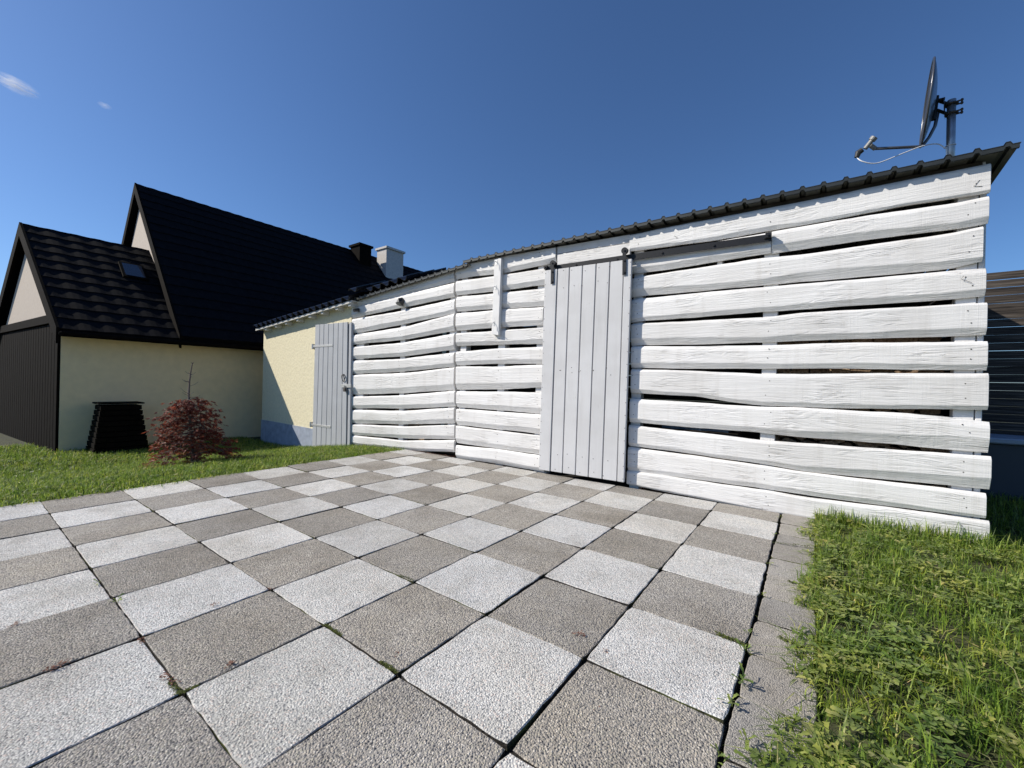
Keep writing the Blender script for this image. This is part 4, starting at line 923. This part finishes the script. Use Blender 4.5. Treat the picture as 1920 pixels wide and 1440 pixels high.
for a in ((1391, 1282, 9, 1.15, 'spiky weed in the kerb joint beside the second light slab from the front'), (1373, 1326, 8, 1.0, 'low dark weed in the kerb joint, second from the bottom of the photo'),
          (1397, 1222, 9, .9, 'trailing weed where a slab joint meets the kerb, below the middle'), (1408, 1190, 7, .8, 'small weed in the kerb joint just above the trailing one'),
          (1430, 1118, 6, .7, 'tiny weed in the kerb joint level with the long lawn edge'), (1442, 1060, 6, .7, 'small weed in the middle of the kerb joint'), (1452, 1005, 6, .7, 'small weed in the kerb joint near the shed'),
          (1462, 972, 6, .75, 'tiny weed where the kerb joint meets the shed wall'), (1400, 1395, 8, 1.1, 'leafy weed on the kerb at the bottom edge of the photo'), (1352, 1432, 6, .7, 'weed in the kerb joint cut by the bottom edge'),
          (183, 1098, 6, .75, 'pale weed in the wide joint at the left'), (216, 1130, 7, .85, 'pale straw-like weed at the joint crossing on the left'), (1482, 1228, 7, 1.0, 'weed creeping over the kerb from the right lawn')):
    weed(*a)
def scatter_line(p, q, n, seed, wd_, sz, lift=.0):
    g = np.random.default_rng(seed); t_ = g.uniform(0, 1, n); P = np.outer(1-t_, np.array(p))+np.outer(t_, np.array(q)); P += np.c_[g.normal(0, wd_, (n, 2)), g.uniform(-.004, .004, n)+lift]
    return wide_leaves(P, sz, (.4, .8), seed+1, False, (.0, .6))
def L2(u, v): return tuple(at(u, v, 2, -.004))
moss = [scatter_line(L2(640, 1193), L2(608, 1173), 260, 70, .003, (.004, .009)), scatter_line(L2(714, 1243), L2(745, 1264), 240, 71, .003, (.004, .009)), scatter_line(L2(750, 1080), L2(776, 1091), 150, 72, .003, (.004, .008)),
        scatter_line(L2(318, 1278), L2(336, 1303), 150, 73, .003, (.004, .009)), scatter_line(L2(372, 1288), L2(340, 1302), 150, 74, .003, (.004, .008)), scatter_line(L2(735, 929), L2(798, 946), 120, 75, .004, (.004, .008)),
        scatter_line(L2(1345, 1190), L2(1398, 1212), 160, 76, .005, (.006, .014)), scatter_line(L2(1478, 1092), L2(1520, 1100), 100, 77, .006, (.006, .014)), scatter_line(L2(1460, 1195), L2(1520, 1222), 120, 78, .006, (.006, .014)), scatter_line(L2(1452, 1018), L2(1520, 1026), 120, 79, .006, (.006, .012))]
tag(link('joint_moss', np_mesh('joint_moss', *merge(moss), M['moss'])), 'green moss growing in the joints between the slabs', 'moss', kind='stuff')
deb = [scatter_line(L2(1075, 1190), L2(1100, 1196), 26, 80, .006, (.006, .013), .006), scatter_line(L2(20, 1180), L2(34, 1172), 30, 81, .006, (.005, .012), .006), scatter_line(L2(90, 1262), L2(128, 1244), 50, 82, .007, (.005, .012), .006), scatter_line(L2(428, 1252), L2(438, 1246), 24, 83, .006, (.005, .012), .006),
       scatter_line(L2(304, 1264), L2(325, 1290), 40, 84, .006, (.005, .012), .005), scatter_line(L2(395, 1140), L2(405, 1136), 16, 85, .005, (.005, .01), .006), scatter_line(L2(260, 1200), L2(268, 1210), 22, 86, .006, (.005, .012), .005), scatter_line(L2(500, 1108), L2(512, 1108), 18, 87, .005, (.005, .01), .005),
       scatter_line(L2(1132, 1222), L2(1140, 1226), 6, 88, .004, (.006, .012), .006), scatter_line((-.9, -.06, .004), (.0, -.03, .004), 160, 89, .02, (.008, .02), .004), scatter_line((.3, -.02, .004), (1.3, -.02, .004), 90, 90, .008, (.005, .012), .004),
       scatter_line((2.6, -.02, .004), (3.9, -.02, .004), 60, 91, .007, (.005, .012), .004)]
for i in range(28):
    x, y = random.uniform(-1, 3.8), random.uniform(-3.6, -.2); deb.append(scatter_line((x, y, .002), (x+.02, y+.01, .002), random.randint(1, 3), 120+i, .008, (.005, .012), .004))
tag(link('leaf_debris', np_mesh('leaf_debris', *merge(deb), M['debris'])), 'dry reddish leaf bits lying in the paving joints', 'debris', kind='stuff')

# ------------------------------------------------------------------ thin wisps of cloud
def cloud_mat(seed):
    m = bpy.data.materials.new('cloud_wisp'); m.use_nodes = True; t = m.node_tree; t.nodes.clear(); o = t.nodes.new('ShaderNodeOutputMaterial')
    tc = N(t, 'ShaderNodeTexCoord'); mp_ = N(t, 'ShaderNodeMapping', {'Vector': tc.outputs['Object'], 'Location': (seed, 0, 0), 'Scale': (1.2, 5, 3.5)})
    n = N(t, 'ShaderNodeTexNoise', {'Vector': mp_.outputs[0], 'Scale': 1.3, 'Detail': 5, 'Roughness': .6, 'Distortion': .6})
    ln = N(t, 'ShaderNodeVectorMath', {0: tc.outputs['Object']}, operation='LENGTH')
    fall = N(t, 'ShaderNodeMapRange', {0: ln.outputs['Value'], 1: .15, 2: 1.0, 3: 1.0, 4: 0.0})
    th = N(t, 'ShaderNodeMapRange', {0: n.outputs[0], 1: .47, 2: .68, 3: 0.0, 4: 1.0})
    mu = N(t, 'ShaderNodeMath', {0: fall.outputs[0], 1: th.outputs[0]}, operation='MULTIPLY'); ds = N(t, 'ShaderNodeMath', {0: mu.outputs[0], 1: .05}, operation='MULTIPLY')
    pv = N(t, 'ShaderNodeVolumePrincipled', {'Color': (1, 1, 1, 1), 'Anisotropy': .2}); t.links.new(ds.outputs[0], pv.inputs['Density']); t.links.new(pv.outputs[0], o.inputs['Volume'])
    return m
def cloud(u, v, lu, lv, ang, seed, label):
    d = Vector(ray(u, v)); c = Vector(CAM)+d*2000
    bm = bmesh.new(); bmesh.ops.create_icosphere(bm, subdivisions=3, radius=1); me = bpy.data.meshes.new('cloud'); bm.to_mesh(me); bm.free()
    o = link('cloud', me, cloud_mat(seed)); sx = lu*2000/F; sz = lv*2000/F
    R3 = Matrix((RT, FW, UP)).transposed(); o.matrix_world = Matrix.Translation(c) @ R3.to_4x4() @ Matrix.Rotation(ang, 4, 'Y') @ Matrix.Diagonal((sx, sz, sz, 1))
    tag(o, label, 'cloud', 'wisps of cloud')
cloud(30, 160, 50, 15, R(27), 3, 'largest thin white cloud wisp at the upper left edge of the sky')
cloud(196, 198, 15, 6, R(22), 8, 'small white cloud wisp right of the largest one')

# ------------------------------------------------------------------ render settings
scn.render.engine = 'CYCLES'
scn.cycles.max_bounces = 8; scn.cycles.diffuse_bounces = 4; scn.cycles.transparent_max_bounces = 8; scn.cycles.volume_bounces = 1
scn.cycles.use_denoising = True
